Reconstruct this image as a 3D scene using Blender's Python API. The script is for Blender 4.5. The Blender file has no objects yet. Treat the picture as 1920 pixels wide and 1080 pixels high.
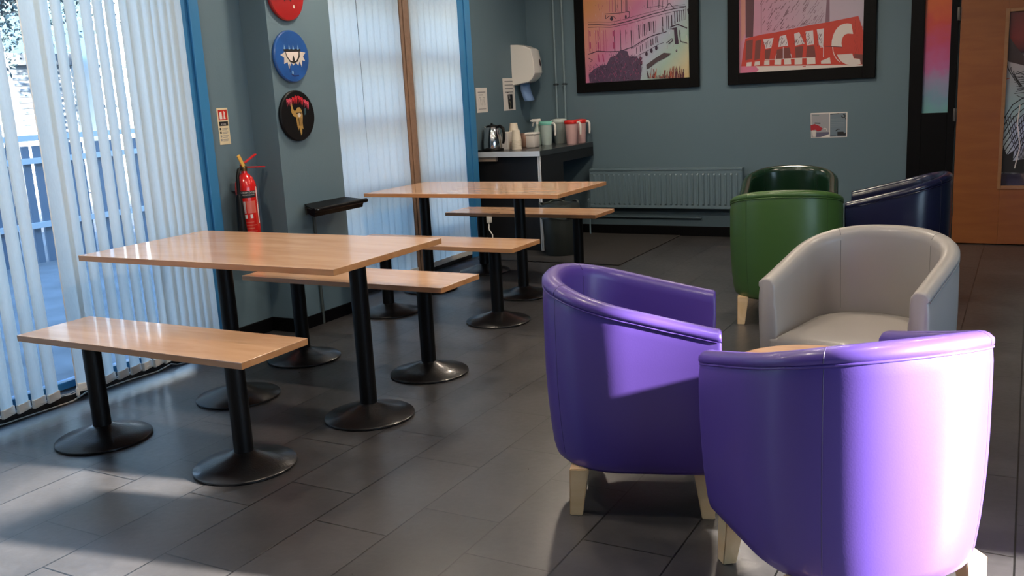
import bpy, bmesh, math, random
from mathutils import Vector, Matrix
R = math.radians
scene = bpy.context.scene
col = scene.collection
random.seed(7)

# ------------------------------------------------------------------ camera
F_PX, PITCH, ROLL, YAW, CAM_H = 1751.69, 0.205175, -0.053527, 0.509460, 1.379767
fw = Vector((-math.sin(YAW)*math.cos(PITCH), math.cos(YAW)*math.cos(PITCH), -math.sin(PITCH)))
rt0 = Vector((math.cos(YAW), math.sin(YAW), 0)); up0 = rt0.cross(fw)
rt = rt0*math.cos(ROLL)+up0*math.sin(ROLL); up = up0*math.cos(ROLL)-rt0*math.sin(ROLL)
CO = Vector((0, 0, CAM_H))
cd = bpy.data.cameras.new('camera'); cam = bpy.data.objects.new('camera', cd); col.objects.link(cam)
M = Matrix((rt, up, -fw)).transposed().to_4x4(); M.translation = CO; cam.matrix_world = M
cd.sensor_width = 36; cd.lens = 36*F_PX/1920; cd.clip_start = 0.05; cd.clip_end = 300
scene.camera = cam
def ray(px, py): return fw*F_PX + rt*(px-960) - up*(py-540)
def on_x(px, py, X): d = ray(px, py); return CO + d*((X-CO.x)/d.x)
def on_y(px, py, Y): d = ray(px, py); return CO + d*((Y-CO.y)/d.y)
def on_z(px, py, Z): d = ray(px, py); return CO + d*((Z-CO.z)/d.z)

# ------------------------------------------------------------------ world, sun, exposure
w = bpy.data.worlds.new('world'); scene.world = w; w.use_nodes = True
wn = w.node_tree; wn.nodes.clear()
wo = wn.nodes.new('ShaderNodeOutputWorld'); wb = wn.nodes.new('ShaderNodeBackground')
wr = wn.nodes.new('ShaderNodeValToRGB'); wt = wn.nodes.new('ShaderNodeTexCoord'); ws = wn.nodes.new('ShaderNodeSeparateXYZ')
wn.links.new(wt.outputs['Generated'], ws.inputs[0]); wn.links.new(ws.outputs['Z'], wr.inputs[0])
wr.color_ramp.elements[0].position = 0.0; wr.color_ramp.elements[0].color = (0.64, 0.83, 1.0, 1)
wr.color_ramp.elements[1].position = 0.6; wr.color_ramp.elements[1].color = (0.27, 0.53, 1.0, 1)
wn.links.new(wr.outputs[0], wb.inputs[0]); wb.inputs[1].default_value = 3.7
wn.links.new(wb.outputs[0], wo.inputs[0])
SUN_AZ, SUN_EL = Vector((0.985, 0.174, 0)).normalized(), R(15.5)
sd = bpy.data.lights.new('sun', 'SUN'); sd.energy = 60.0; sd.angle = R(1.4); sd.color = (1.0, 0.88, 0.78)
so = bpy.data.objects.new('sun', sd); col.objects.link(so)
tosun = SUN_AZ*math.cos(SUN_EL)+Vector((0, 0, math.sin(SUN_EL)))
so.rotation_euler = tosun.to_track_quat('Z', 'Y').to_euler(); so.location = (6, 2, 4)
LAMP_W = 150.0          # emission strength of the ceiling panels
scene.view_settings.view_transform = 'Standard'; scene.view_settings.look = 'None'
scene.view_settings.gamma = 1; scene.view_settings.use_curve_mapping = False
scene.view_settings.exposure = 0.45
scene.cycles.max_bounces = 8; scene.cycles.transparent_max_bounces = 16
scene.cycles.sample_clamp_indirect = 6.0
scene.cycles.caustics_reflective = False; scene.cycles.caustics_refractive = False

# ------------------------------------------------------------------ materials
MATS = {}
def lin(c):
    return tuple((x/255/12.92 if x/255 <= .04045 else ((x/255+.055)/1.055)**2.4) for x in c)
def mat(name, c, rough=.5, metal=0, coat=0, spec=.5, bump=0, bscale=60, var=0, vscale=8, alpha=1, trans=0, emit=None, es=0, stretch=(1, 1, 1)):
    if name in MATS: return MATS[name]
    m = bpy.data.materials.new(name); m.use_nodes = True; nt = m.node_tree; b = nt.nodes['Principled BSDF']
    c = (*c[:3], 1)
    b.inputs['Base Color'].default_value = c; b.inputs['Roughness'].default_value = rough; b.inputs['Metallic'].default_value = metal
    b.inputs['Coat Weight'].default_value = coat; b.inputs['Coat Roughness'].default_value = .12
    b.inputs['Specular IOR Level'].default_value = spec; b.inputs['Alpha'].default_value = alpha
    b.inputs['Transmission Weight'].default_value = trans
    if emit: b.inputs['Emission Color'].default_value = (*emit, 1); b.inputs['Emission Strength'].default_value = es
    tc = mp = None
    if var or bump:
        tc = nt.nodes.new('ShaderNodeTexCoord'); mp = nt.nodes.new('ShaderNodeMapping'); mp.inputs['Scale'].default_value = stretch
        nt.links.new(tc.outputs['Object'], mp.inputs[0])
    if var:
        n = nt.nodes.new('ShaderNodeTexNoise'); n.inputs['Scale'].default_value = vscale; n.inputs['Detail'].default_value = 5
        r = nt.nodes.new('ShaderNodeValToRGB'); r.color_ramp.elements[0].position = .3; r.color_ramp.elements[1].position = .7
        r.color_ramp.elements[0].color = (*[x*(1-var) for x in c[:3]], 1); r.color_ramp.elements[1].color = (*[min(1, x*(1+var)) for x in c[:3]], 1)
        nt.links.new(mp.outputs[0], n.inputs[0]); nt.links.new(n.outputs[0], r.inputs[0]); nt.links.new(r.outputs[0], b.inputs['Base Color'])
    if bump:
        n = nt.nodes.new('ShaderNodeTexNoise'); n.inputs['Scale'].default_value = bscale; n.inputs['Detail'].default_value = 3
        bp = nt.nodes.new('ShaderNodeBump'); bp.inputs['Strength'].default_value = bump; bp.inputs['Distance'].default_value = .01
        nt.links.new(mp.outputs[0], n.inputs[0]); nt.links.new(n.outputs[0], bp.inputs['Height']); nt.links.new(bp.outputs[0], b.inputs['Normal'])
    MATS[name] = m
    return m

def floor_material():
    m = bpy.data.materials.new('slate_tiles'); m.use_nodes = True; nt = m.node_tree; b = nt.nodes['Principled BSDF']
    L = nt.links.new
    g = nt.nodes.new('ShaderNodeNewGeometry'); s = nt.nodes.new('ShaderNodeSeparateXYZ'); L(g.outputs['Position'], s.inputs[0])
    # bricks run along Y: swap the axes
    ax = nt.nodes.new('ShaderNodeMath'); ax.operation = 'ADD'; ax.inputs[1].default_value = 3.55+.60*10; L(s.outputs['Y'], ax.inputs[0])
    ay = nt.nodes.new('ShaderNodeMath'); ay.operation = 'ADD'; ay.inputs[1].default_value = 2.652+.2975*20; L(s.outputs['X'], ay.inputs[0])
    cmb = nt.nodes.new('ShaderNodeCombineXYZ'); L(ax.outputs[0], cmb.inputs[0]); L(ay.outputs[0], cmb.inputs[1])
    br = nt.nodes.new('ShaderNodeTexBrick'); L(cmb.outputs[0], br.inputs[0])
    br.inputs['Scale'].default_value = 1; br.inputs['Brick Width'].default_value = .60; br.inputs['Row Height'].default_value = .2975
    br.inputs['Mortar Size'].default_value = .0032; br.inputs['Mortar Smooth'].default_value = .2; br.offset = .37
    br.inputs['Color1'].default_value = (.052, .049, .050, 1); br.inputs['Color2'].default_value = (.041, .039, .040, 1)
    br.inputs['Mortar'].default_value = (.006, .006, .006, 1)
    n1 = nt.nodes.new('ShaderNodeTexNoise'); n1.inputs['Scale'].default_value = 3.5; n1.inputs['Detail'].default_value = 8; n1.inputs['Roughness'].default_value = .7
    n2 = nt.nodes.new('ShaderNodeTexNoise'); n2.inputs['Scale'].default_value = 40; n2.inputs['Detail'].default_value = 4
    L(g.outputs['Position'], n1.inputs[0]); L(g.outputs['Position'], n2.inputs[0])
    r1 = nt.nodes.new('ShaderNodeMapRange'); L(n1.outputs[0], r1.inputs[0]); r1.inputs[1].default_value = .3; r1.inputs[2].default_value = .75; r1.inputs[3].default_value = .7; r1.inputs[4].default_value = 1.45
    vm = nt.nodes.new('ShaderNodeVectorMath'); vm.operation = 'SCALE'; L(br.outputs['Color'], vm.inputs[0]); L(r1.outputs[0], vm.inputs['Scale'])
    L(vm.outputs[0], b.inputs['Base Color'])
    r2 = nt.nodes.new('ShaderNodeMapRange'); L(n2.outputs[0], r2.inputs[0]); r2.inputs[3].default_value = .24; r2.inputs[4].default_value = .38
    L(r2.outputs[0], b.inputs['Roughness']); b.inputs['Specular IOR Level'].default_value = .85
    mx = nt.nodes.new('ShaderNodeMath'); mx.operation = 'MULTIPLY_ADD'; L(br.outputs['Fac'], mx.inputs[0]); mx.inputs[1].default_value = -1.0; L(n2.outputs[0], mx.inputs[2])
    bp = nt.nodes.new('ShaderNodeBump'); bp.inputs['Strength'].default_value = .25; bp.inputs['Distance'].default_value = .002
    L(mx.outputs[0], bp.inputs['Height']); L(bp.outputs[0], b.inputs['Normal'])
    return m

def wood_material(name, c1, c2, rough=.3, coat=.35):
    m = bpy.data.materials.new(name); m.use_nodes = True; nt = m.node_tree; b = nt.nodes['Principled BSDF']; L = nt.links.new
    tc = nt.nodes.new('ShaderNodeTexCoord'); mp = nt.nodes.new('ShaderNodeMapping'); L(tc.outputs['Object'], mp.inputs[0])
    mp.inputs['Scale'].default_value = (1.6, 9, 9)
    oi = nt.nodes.new('ShaderNodeObjectInfo'); cmb = nt.nodes.new('ShaderNodeCombineXYZ'); ml = nt.nodes.new('ShaderNodeMath'); ml.operation = 'MULTIPLY'; ml.inputs[1].default_value = 17
    L(oi.outputs['Random'], ml.inputs[0]); L(ml.outputs[0], cmb.inputs[0]); L(ml.outputs[0], cmb.inputs[1]); L(cmb.outputs[0], mp.inputs['Location'])
    n = nt.nodes.new('ShaderNodeTexNoise'); n.inputs['Scale'].default_value = 1.5; n.inputs['Detail'].default_value = 7; n.inputs['Distortion'].default_value = .9
    L(mp.outputs[0], n.inputs[0]); r = nt.nodes.new('ShaderNodeValToRGB'); r.color_ramp.elements[0].position = .32; r.color_ramp.elements[1].position = .68
    r.color_ramp.elements[0].color = (*c1, 1); r.color_ramp.elements[1].color = (*c2, 1)
    L(n.outputs[0], r.inputs[0]); L(r.outputs[0], b.inputs['Base Color'])
    b.inputs['Roughness'].default_value = rough; b.inputs['Coat Weight'].default_value = coat; b.inputs['Coat Roughness'].default_value = .1
    MATS[name] = m
    return m

def blind_material(name, c, tr):
    m = bpy.data.materials.new(name); m.use_nodes = True; nt = m.node_tree; nt.nodes.clear(); L = nt.links.new
    o = nt.nodes.new('ShaderNodeOutputMaterial'); d = nt.nodes.new('ShaderNodeBsdfDiffuse'); t = nt.nodes.new('ShaderNodeBsdfTranslucent'); mx = nt.nodes.new('ShaderNodeMixShader')
    tc = nt.nodes.new('ShaderNodeTexCoord'); mp = nt.nodes.new('ShaderNodeMapping'); mp.inputs['Scale'].default_value = (60, 60, 14); L(tc.outputs['Object'], mp.inputs[0])
    n = nt.nodes.new('ShaderNodeTexNoise'); n.inputs['Scale'].default_value = 3; n.inputs['Detail'].default_value = 6; L(mp.outputs[0], n.inputs[0])
    r = nt.nodes.new('ShaderNodeValToRGB'); r.color_ramp.elements[0].position = .3; r.color_ramp.elements[1].position = .7
    r.color_ramp.elements[0].color = (*[x*.97 for x in c], 1); r.color_ramp.elements[1].color = (*[min(1, x*1.03) for x in c], 1); L(n.outputs[0], r.inputs[0])
    L(r.outputs[0], d.inputs[0]); L(r.outputs[0], t.inputs[0]); mx.inputs[0].default_value = tr
    L(d.outputs[0], mx.inputs[1]); L(t.outputs[0], mx.inputs[2]); L(mx.outputs[0], o.inputs[0])
    return m

def glass_material():
    m = bpy.data.materials.new('window_glass'); m.use_nodes = True; nt = m.node_tree; nt.nodes.clear(); L = nt.links.new
    o = nt.nodes.new('ShaderNodeOutputMaterial'); t = nt.nodes.new('ShaderNodeBsdfTransparent'); g = nt.nodes.new('ShaderNodeBsdfGlossy'); mx = nt.nodes.new('ShaderNodeMixShader')
    t.inputs[0].default_value = (.93, .96, .97, 1); g.inputs['Roughness'].default_value = .02; f = nt.nodes.new('ShaderNodeFresnel'); f.inputs[0].default_value = 1.3
    L(f.outputs[0], mx.inputs[0]); L(t.outputs[0], mx.inputs[1]); L(g.outputs[0], mx.inputs[2]); L(mx.outputs[0], o.inputs[0])
    return m

def gradient_material(name, stops, axis=(0, 0, 1), lo=0, hi=1, noise=.15, nscale=4, rough=.3, coat=.3):
    # printed colour wash along a direction of the world position
    m = bpy.data.materials.new(name); m.use_nodes = True; nt = m.node_tree; b = nt.nodes['Principled BSDF']; L = nt.links.new
    g = nt.nodes.new('ShaderNodeNewGeometry'); dt = nt.nodes.new('ShaderNodeVectorMath'); dt.operation = 'DOT_PRODUCT'; dt.inputs[1].default_value = axis
    L(g.outputs['Position'], dt.inputs[0]); mr = nt.nodes.new('ShaderNodeMapRange'); mr.inputs[1].default_value = lo; mr.inputs[2].default_value = hi
    L(dt.outputs['Value'], mr.inputs[0])
    n = nt.nodes.new('ShaderNodeTexNoise'); n.inputs['Scale'].default_value = nscale; n.inputs['Detail'].default_value = 6; L(g.outputs['Position'], n.inputs[0])
    a = nt.nodes.new('ShaderNodeMath'); a.operation = 'MULTIPLY_ADD'; a.inputs[1].default_value = noise; L(n.outputs[0], a.inputs[0]); L(mr.outputs[0], a.inputs[2])
    a2 = nt.nodes.new('ShaderNodeMath'); a2.operation = 'SUBTRACT'; a2.inputs[1].default_value = noise/2; L(a.outputs[0], a2.inputs[0])
    r = nt.nodes.new('ShaderNodeValToRGB'); cr = r.color_ramp
    while len(cr.elements) < len(stops): cr.elements.new(.5)
    for e, (p, c) in zip(cr.elements, stops): e.position = p; e.color = (*[x*.72 for x in lin(c)], 1)
    L(a2.outputs[0], r.inputs[0]); L(r.outputs[0], b.inputs['Base Color']); b.inputs['Roughness'].default_value = rough; b.inputs['Coat Weight'].default_value = coat
    return m

WALL = mat('teal_grey_wall_paint', (.112, .172, .208), .62, bump=.06, bscale=120, spec=.35)
CEIL = mat('white_ceiling_paint', (.7, .7, .68), .8)
BLACKP = mat('black_gloss_paint', (.0022, .0022, .003), .5, spec=.12)
BLUEF = mat('blue_window_frame_paint', (.038, .195, .40), .35, coat=.2)
FLOOR = floor_material()
WOODT = wood_material('beech_laminate', (.64, .36, .20), (.76, .47, .28), .22, .5)
WOODE = wood_material('beech_edge', (.46, .20, .075), (.58, .28, .12), .35, .2)
WOODL = wood_material('pale_beech_leg', (.62, .40, .20), (.72, .50, .28), .4, .2)
DOORW = wood_material('orange_door_veneer', (.25, .075, .016), (.30, .098, .022), .42, .15)
MULW = mat('brown_window_post', (.24, .15, .10), .5, var=.15, vscale=20)
METB = mat('black_powder_coat', (.003, .003, .0035), .42, spec=.22, bump=.08, bscale=150)
METC = mat('black_cast_base', (.006, .006, .007), .30, coat=.3, spec=.5, bump=.1, bscale=150)
VANE = blind_material('blind_fabric', (.67, .735, .735), .50)
GLASS = glass_material()
CHROME = mat('polished_steel', (.75, .75, .76), .12, 1)
STEEL = mat('brushed_steel', (.5, .5, .5), .35, 1)
WHITEP = mat('white_plastic', (.78, .75, .70), .3, coat=.3)
PAPER = mat('white_paper', (.70, .66, .62), .6)
INK = mat('black_ink', (.008, .008, .01), .5)
GREYINK = mat('grey_ink', (.25, .24, .24), .6)
RADP = mat('teal_radiator_paint', (.125, .188, .225), .4, coat=.15)
REDP = mat('red_enamel', (.62, .012, .010), .22, coat=.6)

# ------------------------------------------------------------------ mesh helpers
def new_obj(name, bm, m, parent=None, smooth=None, loc=None):
    me = bpy.data.meshes.new(name); bmesh.ops.recalc_face_normals(bm, faces=bm.faces); bm.to_mesh(me); bm.free()
    for x in (m if isinstance(m, (list, tuple)) else [m]): me.materials.append(x)
    if smooth is not None:
        me.polygons.foreach_set('use_smooth', [True]*len(me.polygons))
        if smooth < 180: me.set_sharp_from_angle(angle=R(smooth))
    o = bpy.data.objects.new(name, me); col.objects.link(o)
    if parent: o.parent = parent
    if loc is not None: o.location = loc
    return o
def tag(o, label, cat=None, group=None, kind=None):
    o['label'] = label
    if cat: o['category'] = cat
    if group: o['group'] = group
    if kind: o['kind'] = kind
    return o
def empty(name, loc=(0, 0, 0), rz=0):
    o = bpy.data.objects.new(name, None); col.objects.link(o); o.empty_display_size = .1
    o.location = loc; o.rotation_euler = (0, 0, rz); return o
def box(bm, x0, x1, y0, y1, z0, z1, bev=0, mi=0, mtx=None, seg=2):
    t = bmesh.new()
    r = bmesh.ops.create_cube(t, size=1)
    for v in t.verts:
        v.co = Vector(((x0+x1)/2+v.co.x*(x1-x0), (y0+y1)/2+v.co.y*(y1-y0), (z0+z1)/2+v.co.z*(z1-z0)))
    if bev: bmesh.ops.bevel(t, geom=t.edges[:], offset=bev, segments=seg, affect='EDGES', profile=.5)
    merge(bm, t, mi, mtx)
def merge(bm, t, mi=0, mtx=None):
    vs = [bm.verts.new(mtx @ v.co if mtx else v.co) for v in t.verts]
    t.verts.index_update()
    for f in t.faces:
        try:
            nf = bm.faces.new([vs[v.index] for v in f.verts]); nf.material_index = mi
        except ValueError: pass
    t.free()
def lathe(bm, prof, seg=40, c=(0, 0, 0), mi=0, mtx=None, sx=1, sy=1):
    rings = []
    for r, z in prof:
        if r < 1e-6:
            p = Vector((c[0], c[1], c[2]+z)); rings.append([bm.verts.new(mtx @ p if mtx else p)])
        else:
            ring = []
            for k in range(seg):
                a = 2*math.pi*k/seg; p = Vector((c[0]+r*math.cos(a)*sx, c[1]+r*math.sin(a)*sy, c[2]+z)); ring.append(bm.verts.new(mtx @ p if mtx else p))
            rings.append(ring)
    for A, B in zip(rings, rings[1:]):
        for k in range(seg):
            k2 = (k+1) % seg
            if len(A) == 1 and len(B) == 1: continue
            if len(A) == 1: f = bm.faces.new((A[0], B[k], B[k2]))
            elif len(B) == 1: f = bm.faces.new((A[k], B[0], A[k2]))
            else: f = bm.faces.new((A[k], B[k], B[k2], A[k2]))
            f.material_index = mi
    for rg in (rings[0], rings[-1]):
        if len(rg) > 2:
            f = bm.faces.new(rg); f.material_index = mi
def tube(bm, pts, r, seg=10, mi=0, closed=False, cap=True):
    pts = [Vector(p) for p in pts]; n = len(pts); rings = []
    rs = r if isinstance(r, (list, tuple)) else [r]*n
    ref = None
    for i, p in enumerate(pts):
        a = pts[i-1] if (i > 0 or closed) else p; b = pts[(i+1) % n] if (i < n-1 or closed) else p
        t = (b-a).normalized()
        if ref is None:
            ref = Vector((0, 0, 1)) if abs(t.z) < .9 else Vector((1, 0, 0))
        u = (ref - t*ref.dot(t)).normalized(); v = t.cross(u); ref = u
        rings.append([bm.verts.new(p+(u*math.cos(2*math.pi*k/seg)+v*math.sin(2*math.pi*k/seg))*rs[i]) for k in range(seg)])
    rng = range(n if closed else n-1)
    for i in rng:
        A, B = rings[i], rings[(i+1) % n]
        for k in range(seg):
            f = bm.faces.new((A[k], A[(k+1) % seg], B[(k+1) % seg], B[k])); f.material_index = mi
    if cap and not closed:
        for rg in (rings[0], rings[-1]):
            f = bm.faces.new(rg); f.material_index = mi
def grid(bm, rows, mi=0, closeu=False, closev=False):
    V = [[bm.verts.new(p) for p in row] for row in rows]
    nu, nv = len(V), len(V[0])
    for i in range(nu if closeu else nu-1):
        for j in range(nv if closev else nv-1):
            f = bm.faces.new((V[i][j], V[(i+1) % nu][j], V[(i+1) % nu][(j+1) % nv], V[i][(j+1) % nv])); f.material_index = mi
    return V
def prism(bm, pts, ext, mi=0):
    # pts: 3D outline (planar), ext: Vector extrusion
    A = [bm.verts.new(p) for p in pts]; B = [bm.verts.new(Vector(p)+ext) for p in pts]
    f = bm.faces.new(A); f.material_index = mi; f = bm.faces.new(B[::-1]); f.material_index = mi
    n = len(pts)
    for i in range(n):
        f = bm.faces.new((A[i], A[(i+1) % n], B[(i+1) % n], B[i])); f.material_index = mi
def wall_panel(bm, plane, at, th, u0, u1, z0, z1, holes=()):
    # wall in plane x=at (plane 'x', u = y) or y=at; built from boxes around rectangular holes
    cuts = sorted(holes)
    def bx(a, b, c, d):
        if b-a < 1e-4 or d-c < 1e-4: return
        if plane == 'x': box(bm, min(at, at+th), max(at, at+th), a, b, c, d)
        else: box(bm, a, b, min(at, at+th), max(at, at+th), c, d)
    p = u0
    for (a, b, c, d) in cuts:
        bx(p, a, z0, z1); bx(a, b, z0, c); bx(a, b, d, z1); p = b
    bx(p, u1, z0, z1)
def copy_tree(o, parent=None):
    c = o.copy(); col.objects.link(c)
    if parent: c.parent = parent
    for ch in list(o.children): copy_tree(ch, c)
    return c

# ------------------------------------------------------------------ room shell
XA, XW2, XC, XP = -4.12, -4.20, -4.33, -3.92     # window wall, second window wall, niche wall, pier face
YB, YF, XR, ZC = 8.31, -1.9, 2.7, 2.75
bm = bmesh.new(); box(bm, -4.34, XR, YF, YB+.02, -.12, 0)
tag(new_obj('floor', bm, FLOOR), 'dark slate grey rectangular floor tiles laid in long rows', kind='structure')
bm = bmesh.new(); box(bm, -4.5, XR+.2, YF-.2, YB+.2, ZC, ZC+.15)
tag(new_obj('ceiling', bm, CEIL), 'flat white painted ceiling above the room', kind='structure')
bm = bmesh.new()
wall_panel(bm, 'x', XA, -.30, YF-.2, 4.27, 0, ZC, [(.2, 3.93, 0, 2.35)])
wall_panel(bm, 'x', XW2, -.22, 4.27, 6.98, 0, ZC, [(4.9, 6.98, 0, 2.35)])
wall_panel(bm, 'x', XC, -.12, 6.98, YB+.2, 0, ZC)
box(bm, XC-.12, XW2, 6.94, 6.99, 0, ZC)
tag(new_obj('wall_left', bm, WALL), 'teal grey window wall on the left', kind='structure')
bm = bmesh.new(); box(bm, XW2-.02, XP, 4.27, 4.84, 0, ZC)
tag(new_obj('wall_pier', bm, WALL), 'teal grey wall pier standing out between the two windows', kind='structure')
bm = bmesh.new(); wall_panel(bm, 'y', YB, .2, -4.5, XR+.2, 0, ZC)
tag(new_obj('wall_back', bm, WALL), 'teal grey painted back wall behind the radiator', kind='structure')
bm = bmesh.new(); wall_panel(bm, 'x', XR, .2, YF-.2, YB+.2, 0, ZC, [(-.9, 3.39, 0.0, 1.86)])
tag(new_obj('wall_right', bm, WALL), 'teal grey wall on the right with a glazed opening', kind='structure')
bm = bmesh.new(); wall_panel(bm, 'y', YF, -.2, -4.5, XR+.2, 0, ZC)
tag(new_obj('wall_front', bm, WALL), 'teal grey wall behind the viewer', kind='structure')

def bboard(name, pts, h, th, nrm, label):
    bm = bmesh.new()
    (x0, y0), (x1, y1) = pts
    xs = sorted((x0, x1, x0+nrm[0]*th, x1+nrm[0]*th)); ys = sorted((y0, y1, y0+nrm[1]*th, y1+nrm[1]*th))
    box(bm, xs[0], xs[-1], ys[0], ys[-1], 0, h, .004)
    tag(new_obj(name, bm, BLACKP), label, kind='structure')
bboard('baseboard_left', ((XA, 3.93), (XA, 4.255)), .085, .015, (1, 0), 'black baseboard under the fire extinguisher')
bm = bmesh.new()
box(bm, XA, XP+.015, 4.255, 4.27, 0, .085, .003); box(bm, XP, XP+.015, 4.255, 4.84, 0, .075, .003)
tag(new_obj('baseboard_pier', bm, BLACKP), 'black baseboard wrapped round the wall pier', kind='structure')
bboard('baseboard_back', ((-4.33, YB), (-.88, YB)), .09, .018, (0, -1), 'black baseboard along the back wall')

# windows --------------------------------------------------------------
def window(name, X, y0, y1, z1, zbars, ybars, label, fr=.16, mul=None, recess=.12):
    root = empty(name, (X-recess, (y0+y1)/2, 0)); tag(root, label, kind='structure')
    def P(nm, b, m, lab=None):
        for v in b.verts: v.co -= root.location
        o = new_obj(nm, b, m, root)
        if lab: o['label'] = lab
        return o
    b = bmesh.new()
    box(b, X-recess-.03, X-recess+.03, y0, y1, 0, .07, .004); box(b, X-recess-.03, X-recess+.03, y0, y1, z1-.07, z1, .004)
    box(b, X-recess-.03, X-recess+.03, y0, y0+.06, .07, z1-.07, .004); box(b, X-recess-.03, X-recess+.03, y1-.06, y1, .07, z1-.07, .004)
    P('window_frame', b, BLUEF)
    b = bmesh.new()
    for z in zbars: box(b, X-recess-.025, X-recess+.025, y0+.06, y1-.06, z-.032, z+.032, .004)
    for y in ybars: box(b, X-recess-.026, X-recess+.026, y-.03, y+.03, .07, z1-.07, .004)
    if zbars or ybars: P('glazing_bars', b, BLUEF)
    b = bmesh.new(); box(b, X-recess-.004, X-recess+.004, y0+.05, y1-.05, .06, z1-.06); P('window_glass', b, GLASS)
    return root, P
W1, P1 = window('window_1', XA, .2, 3.79, 2.35, [], [1.35], 'large full-height window with blue frame behind open vertical blinds')
b = bmesh.new()
# broad blue jamb with a stepped moulding, right of the first blind
y_a, y_b = 3.775, 3.93
box(b, XA-.15, XA+.006, y_a, y_b, 0, 2.35, .003)
box(b, XA+.006, XA+.016, y_a+.028, y_a+.062, 0, 2.35, .003); box(b, XA+.006, XA+.024, y_a+.085, y_b, 0, 2.35, .004)
P1('jamb_moulding', b, BLUEF)
b = bmesh.new(); box(b, XA-.12, XA+.012, .2, 3.78, 0, .035, .004); P1('threshold', b, mat('dark_bronze_track', (.03, .024, .022), .45, .4), 'dark threshold track on the floor')
W2, P2 = window('window_2', XW2, 4.84, 6.86, 2.35, [.33, .78, 1.25, 1.70, 2.13], [], 'full-height window with blue frame and horizontal glazing bars behind closed blinds', recess=.10)
b = bmesh.new()
box(b, XW2-.13, XW2+.02, 6.815, 6.985, 0, 2.35, .003); box(b, XW2+.02, XW2+.032, 6.90, 6.99, 0, 2.35, .003)
P2('jamb_moulding', b, BLUEF)
b = bmesh.new()
box(b, XW2-.12, XW2+.045, 5.90, 6.08, 0.03, 2.35, .008); box(b, XW2+.045, XW2+.060, 5.93, 5.955, 0.03, 2.35, .003); box(b, XW2+.045, XW2+.052, 5.985, 6.05, .03, 2.35, .003)
P2('centre_post', b, MULW, 'brown timber post between the two halves of the window')
b = bmesh.new(); box(b, XW2-.12, XW2+.012, 4.84, 6.9, 0, .035, .004); P2('threshold', b, MATS['dark_bronze_track'])
# glazing off to the right and behind, which lets the sun and daylight in
W3, P3 = window('window_3', XR+.2, -.9, 3.39, 1.86, [], [1.4], 'glazed opening in the right wall', recess=.1)

# vertical blinds ------------------------------------------------------
def vane_mesh(L, wd=.089, camber=.010):
    b = bmesh.new(); rows = []
    for z in (0, .05, L*.25, L*.5, L*.75, L):
        row = []
        for k in range(7):
            t = -1+2*k/6; row.append(Vector((camber*(1-t*t), t*wd/2, z)))
        rows.append(row)
    grid(b, rows)
    me = bpy.data.meshes.new('vane'); b.to_mesh(me); b.free(); me.materials.append(VANE)
    me.polygons.foreach_set('use_smooth', [True]*len(me.polygons))
    return me
def blind(name, X, ys, angs, z0, z1, label, cord_y=None):
    root = empty(name, (X, (ys[0]+ys[-1])/2, 0)); tag(root, label, 'window blind', 'vertical blinds at the windows')
    vm = vane_mesh(z1-z0-.04); wb_ = bmesh.new()
    box(wb_, -.008, .008, -.042, .042, -.012, .03, .003); wm = bpy.data.meshes.new('weight'); wb_.to_mesh(wm); wb_.free(); wm.materials.append(WHITEP)
    for i, (y, a) in enumerate(zip(ys, angs)):
        o = bpy.data.objects.new('vane', vm); col.objects.link(o); o.parent = root
        o.location = (random.uniform(-.004, .004), y-root.location.y, z0); o.rotation_euler = (random.uniform(-.002, .002), random.uniform(-.003, .003), a+random.uniform(-.05, .05))
        k = bpy.data.objects.new('vane_weight', wm); col.objects.link(k); k.parent = o; k.location = (.003, 0, 0)
    b = bmesh.new(); box(b, -.025, .025, ys[0]-.06-root.location.y, ys[-1]+.06-root.location.y, z1-.04, z1, .004); new_obj('headrail', b, WHITEP, root)
    b = bmesh.new()
    for dx in (-.012, .012):
        pts = []
        for i, y in enumerate(ys):
            pts += [(dx, y-root.location.y, z0+.006)]
            if i < len(ys)-1: pts += [(dx, (y+ys[i+1])/2-root.location.y, z0-.006)]
        tube(b, pts, .0014, 5)
    new_obj('bottom_chain', b, WHITEP, root)
    if cord_y is not None:
        b = bmesh.new(); tube(b, [(.05, cord_y-root.location.y, .08), (.052, cord_y-root.location.y, 1.2), (.04, cord_y-root.location.y, z1)], .0028, 6)
        lathe(b, [(.002, .04), (.008, .03), (.009, 0), (.004, -.012)], 10, (.05, cord_y-root.location.y, .06)); new_obj('pull_cord', b, WHITEP, root)
    return root
ys, an = [], []
y = 1.2
gap_at = 2.78
for yy in [2.825-.078*k for k in range(2, 22)][::-1]: ys.append(yy); an.append(R(20))
ys = [v for v in ys]
for yy in (2.852, 2.912, 2.99, 3.066, 3.148, 3.223, 3.293, 3.365): ys.append(yy); an.append(R(20))
an[-8] = R(-20); an[-7] = R(8)
for yy in (3.43, 3.49, 3.545, 3.60, 3.655, 3.705): ys.append(yy); an.append(R(-6))
blind('vertical_blind', -4.035, ys, an, .065, 2.33, 'white vertical blind turned open on the large left window', cord_y=2.765)
ys = [4.945+.0835*k+random.uniform(-.003, .003) for k in range(12)]
blind('vertical_blind', -4.135, ys, [R(-9)+random.uniform(-.09, .06) for _ in ys], .065, 2.33, 'closed white vertical blind between the wall pier and the brown post')
ys = [6.108+.0810*k+random.uniform(-.003, .003) for k in range(8)]
blind('vertical_blind', -4.135, ys, [R(-9)+random.uniform(-.09, .06) for _ in ys], .065, 2.33, 'closed white vertical blind between the brown post and the kettle corner')

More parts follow.
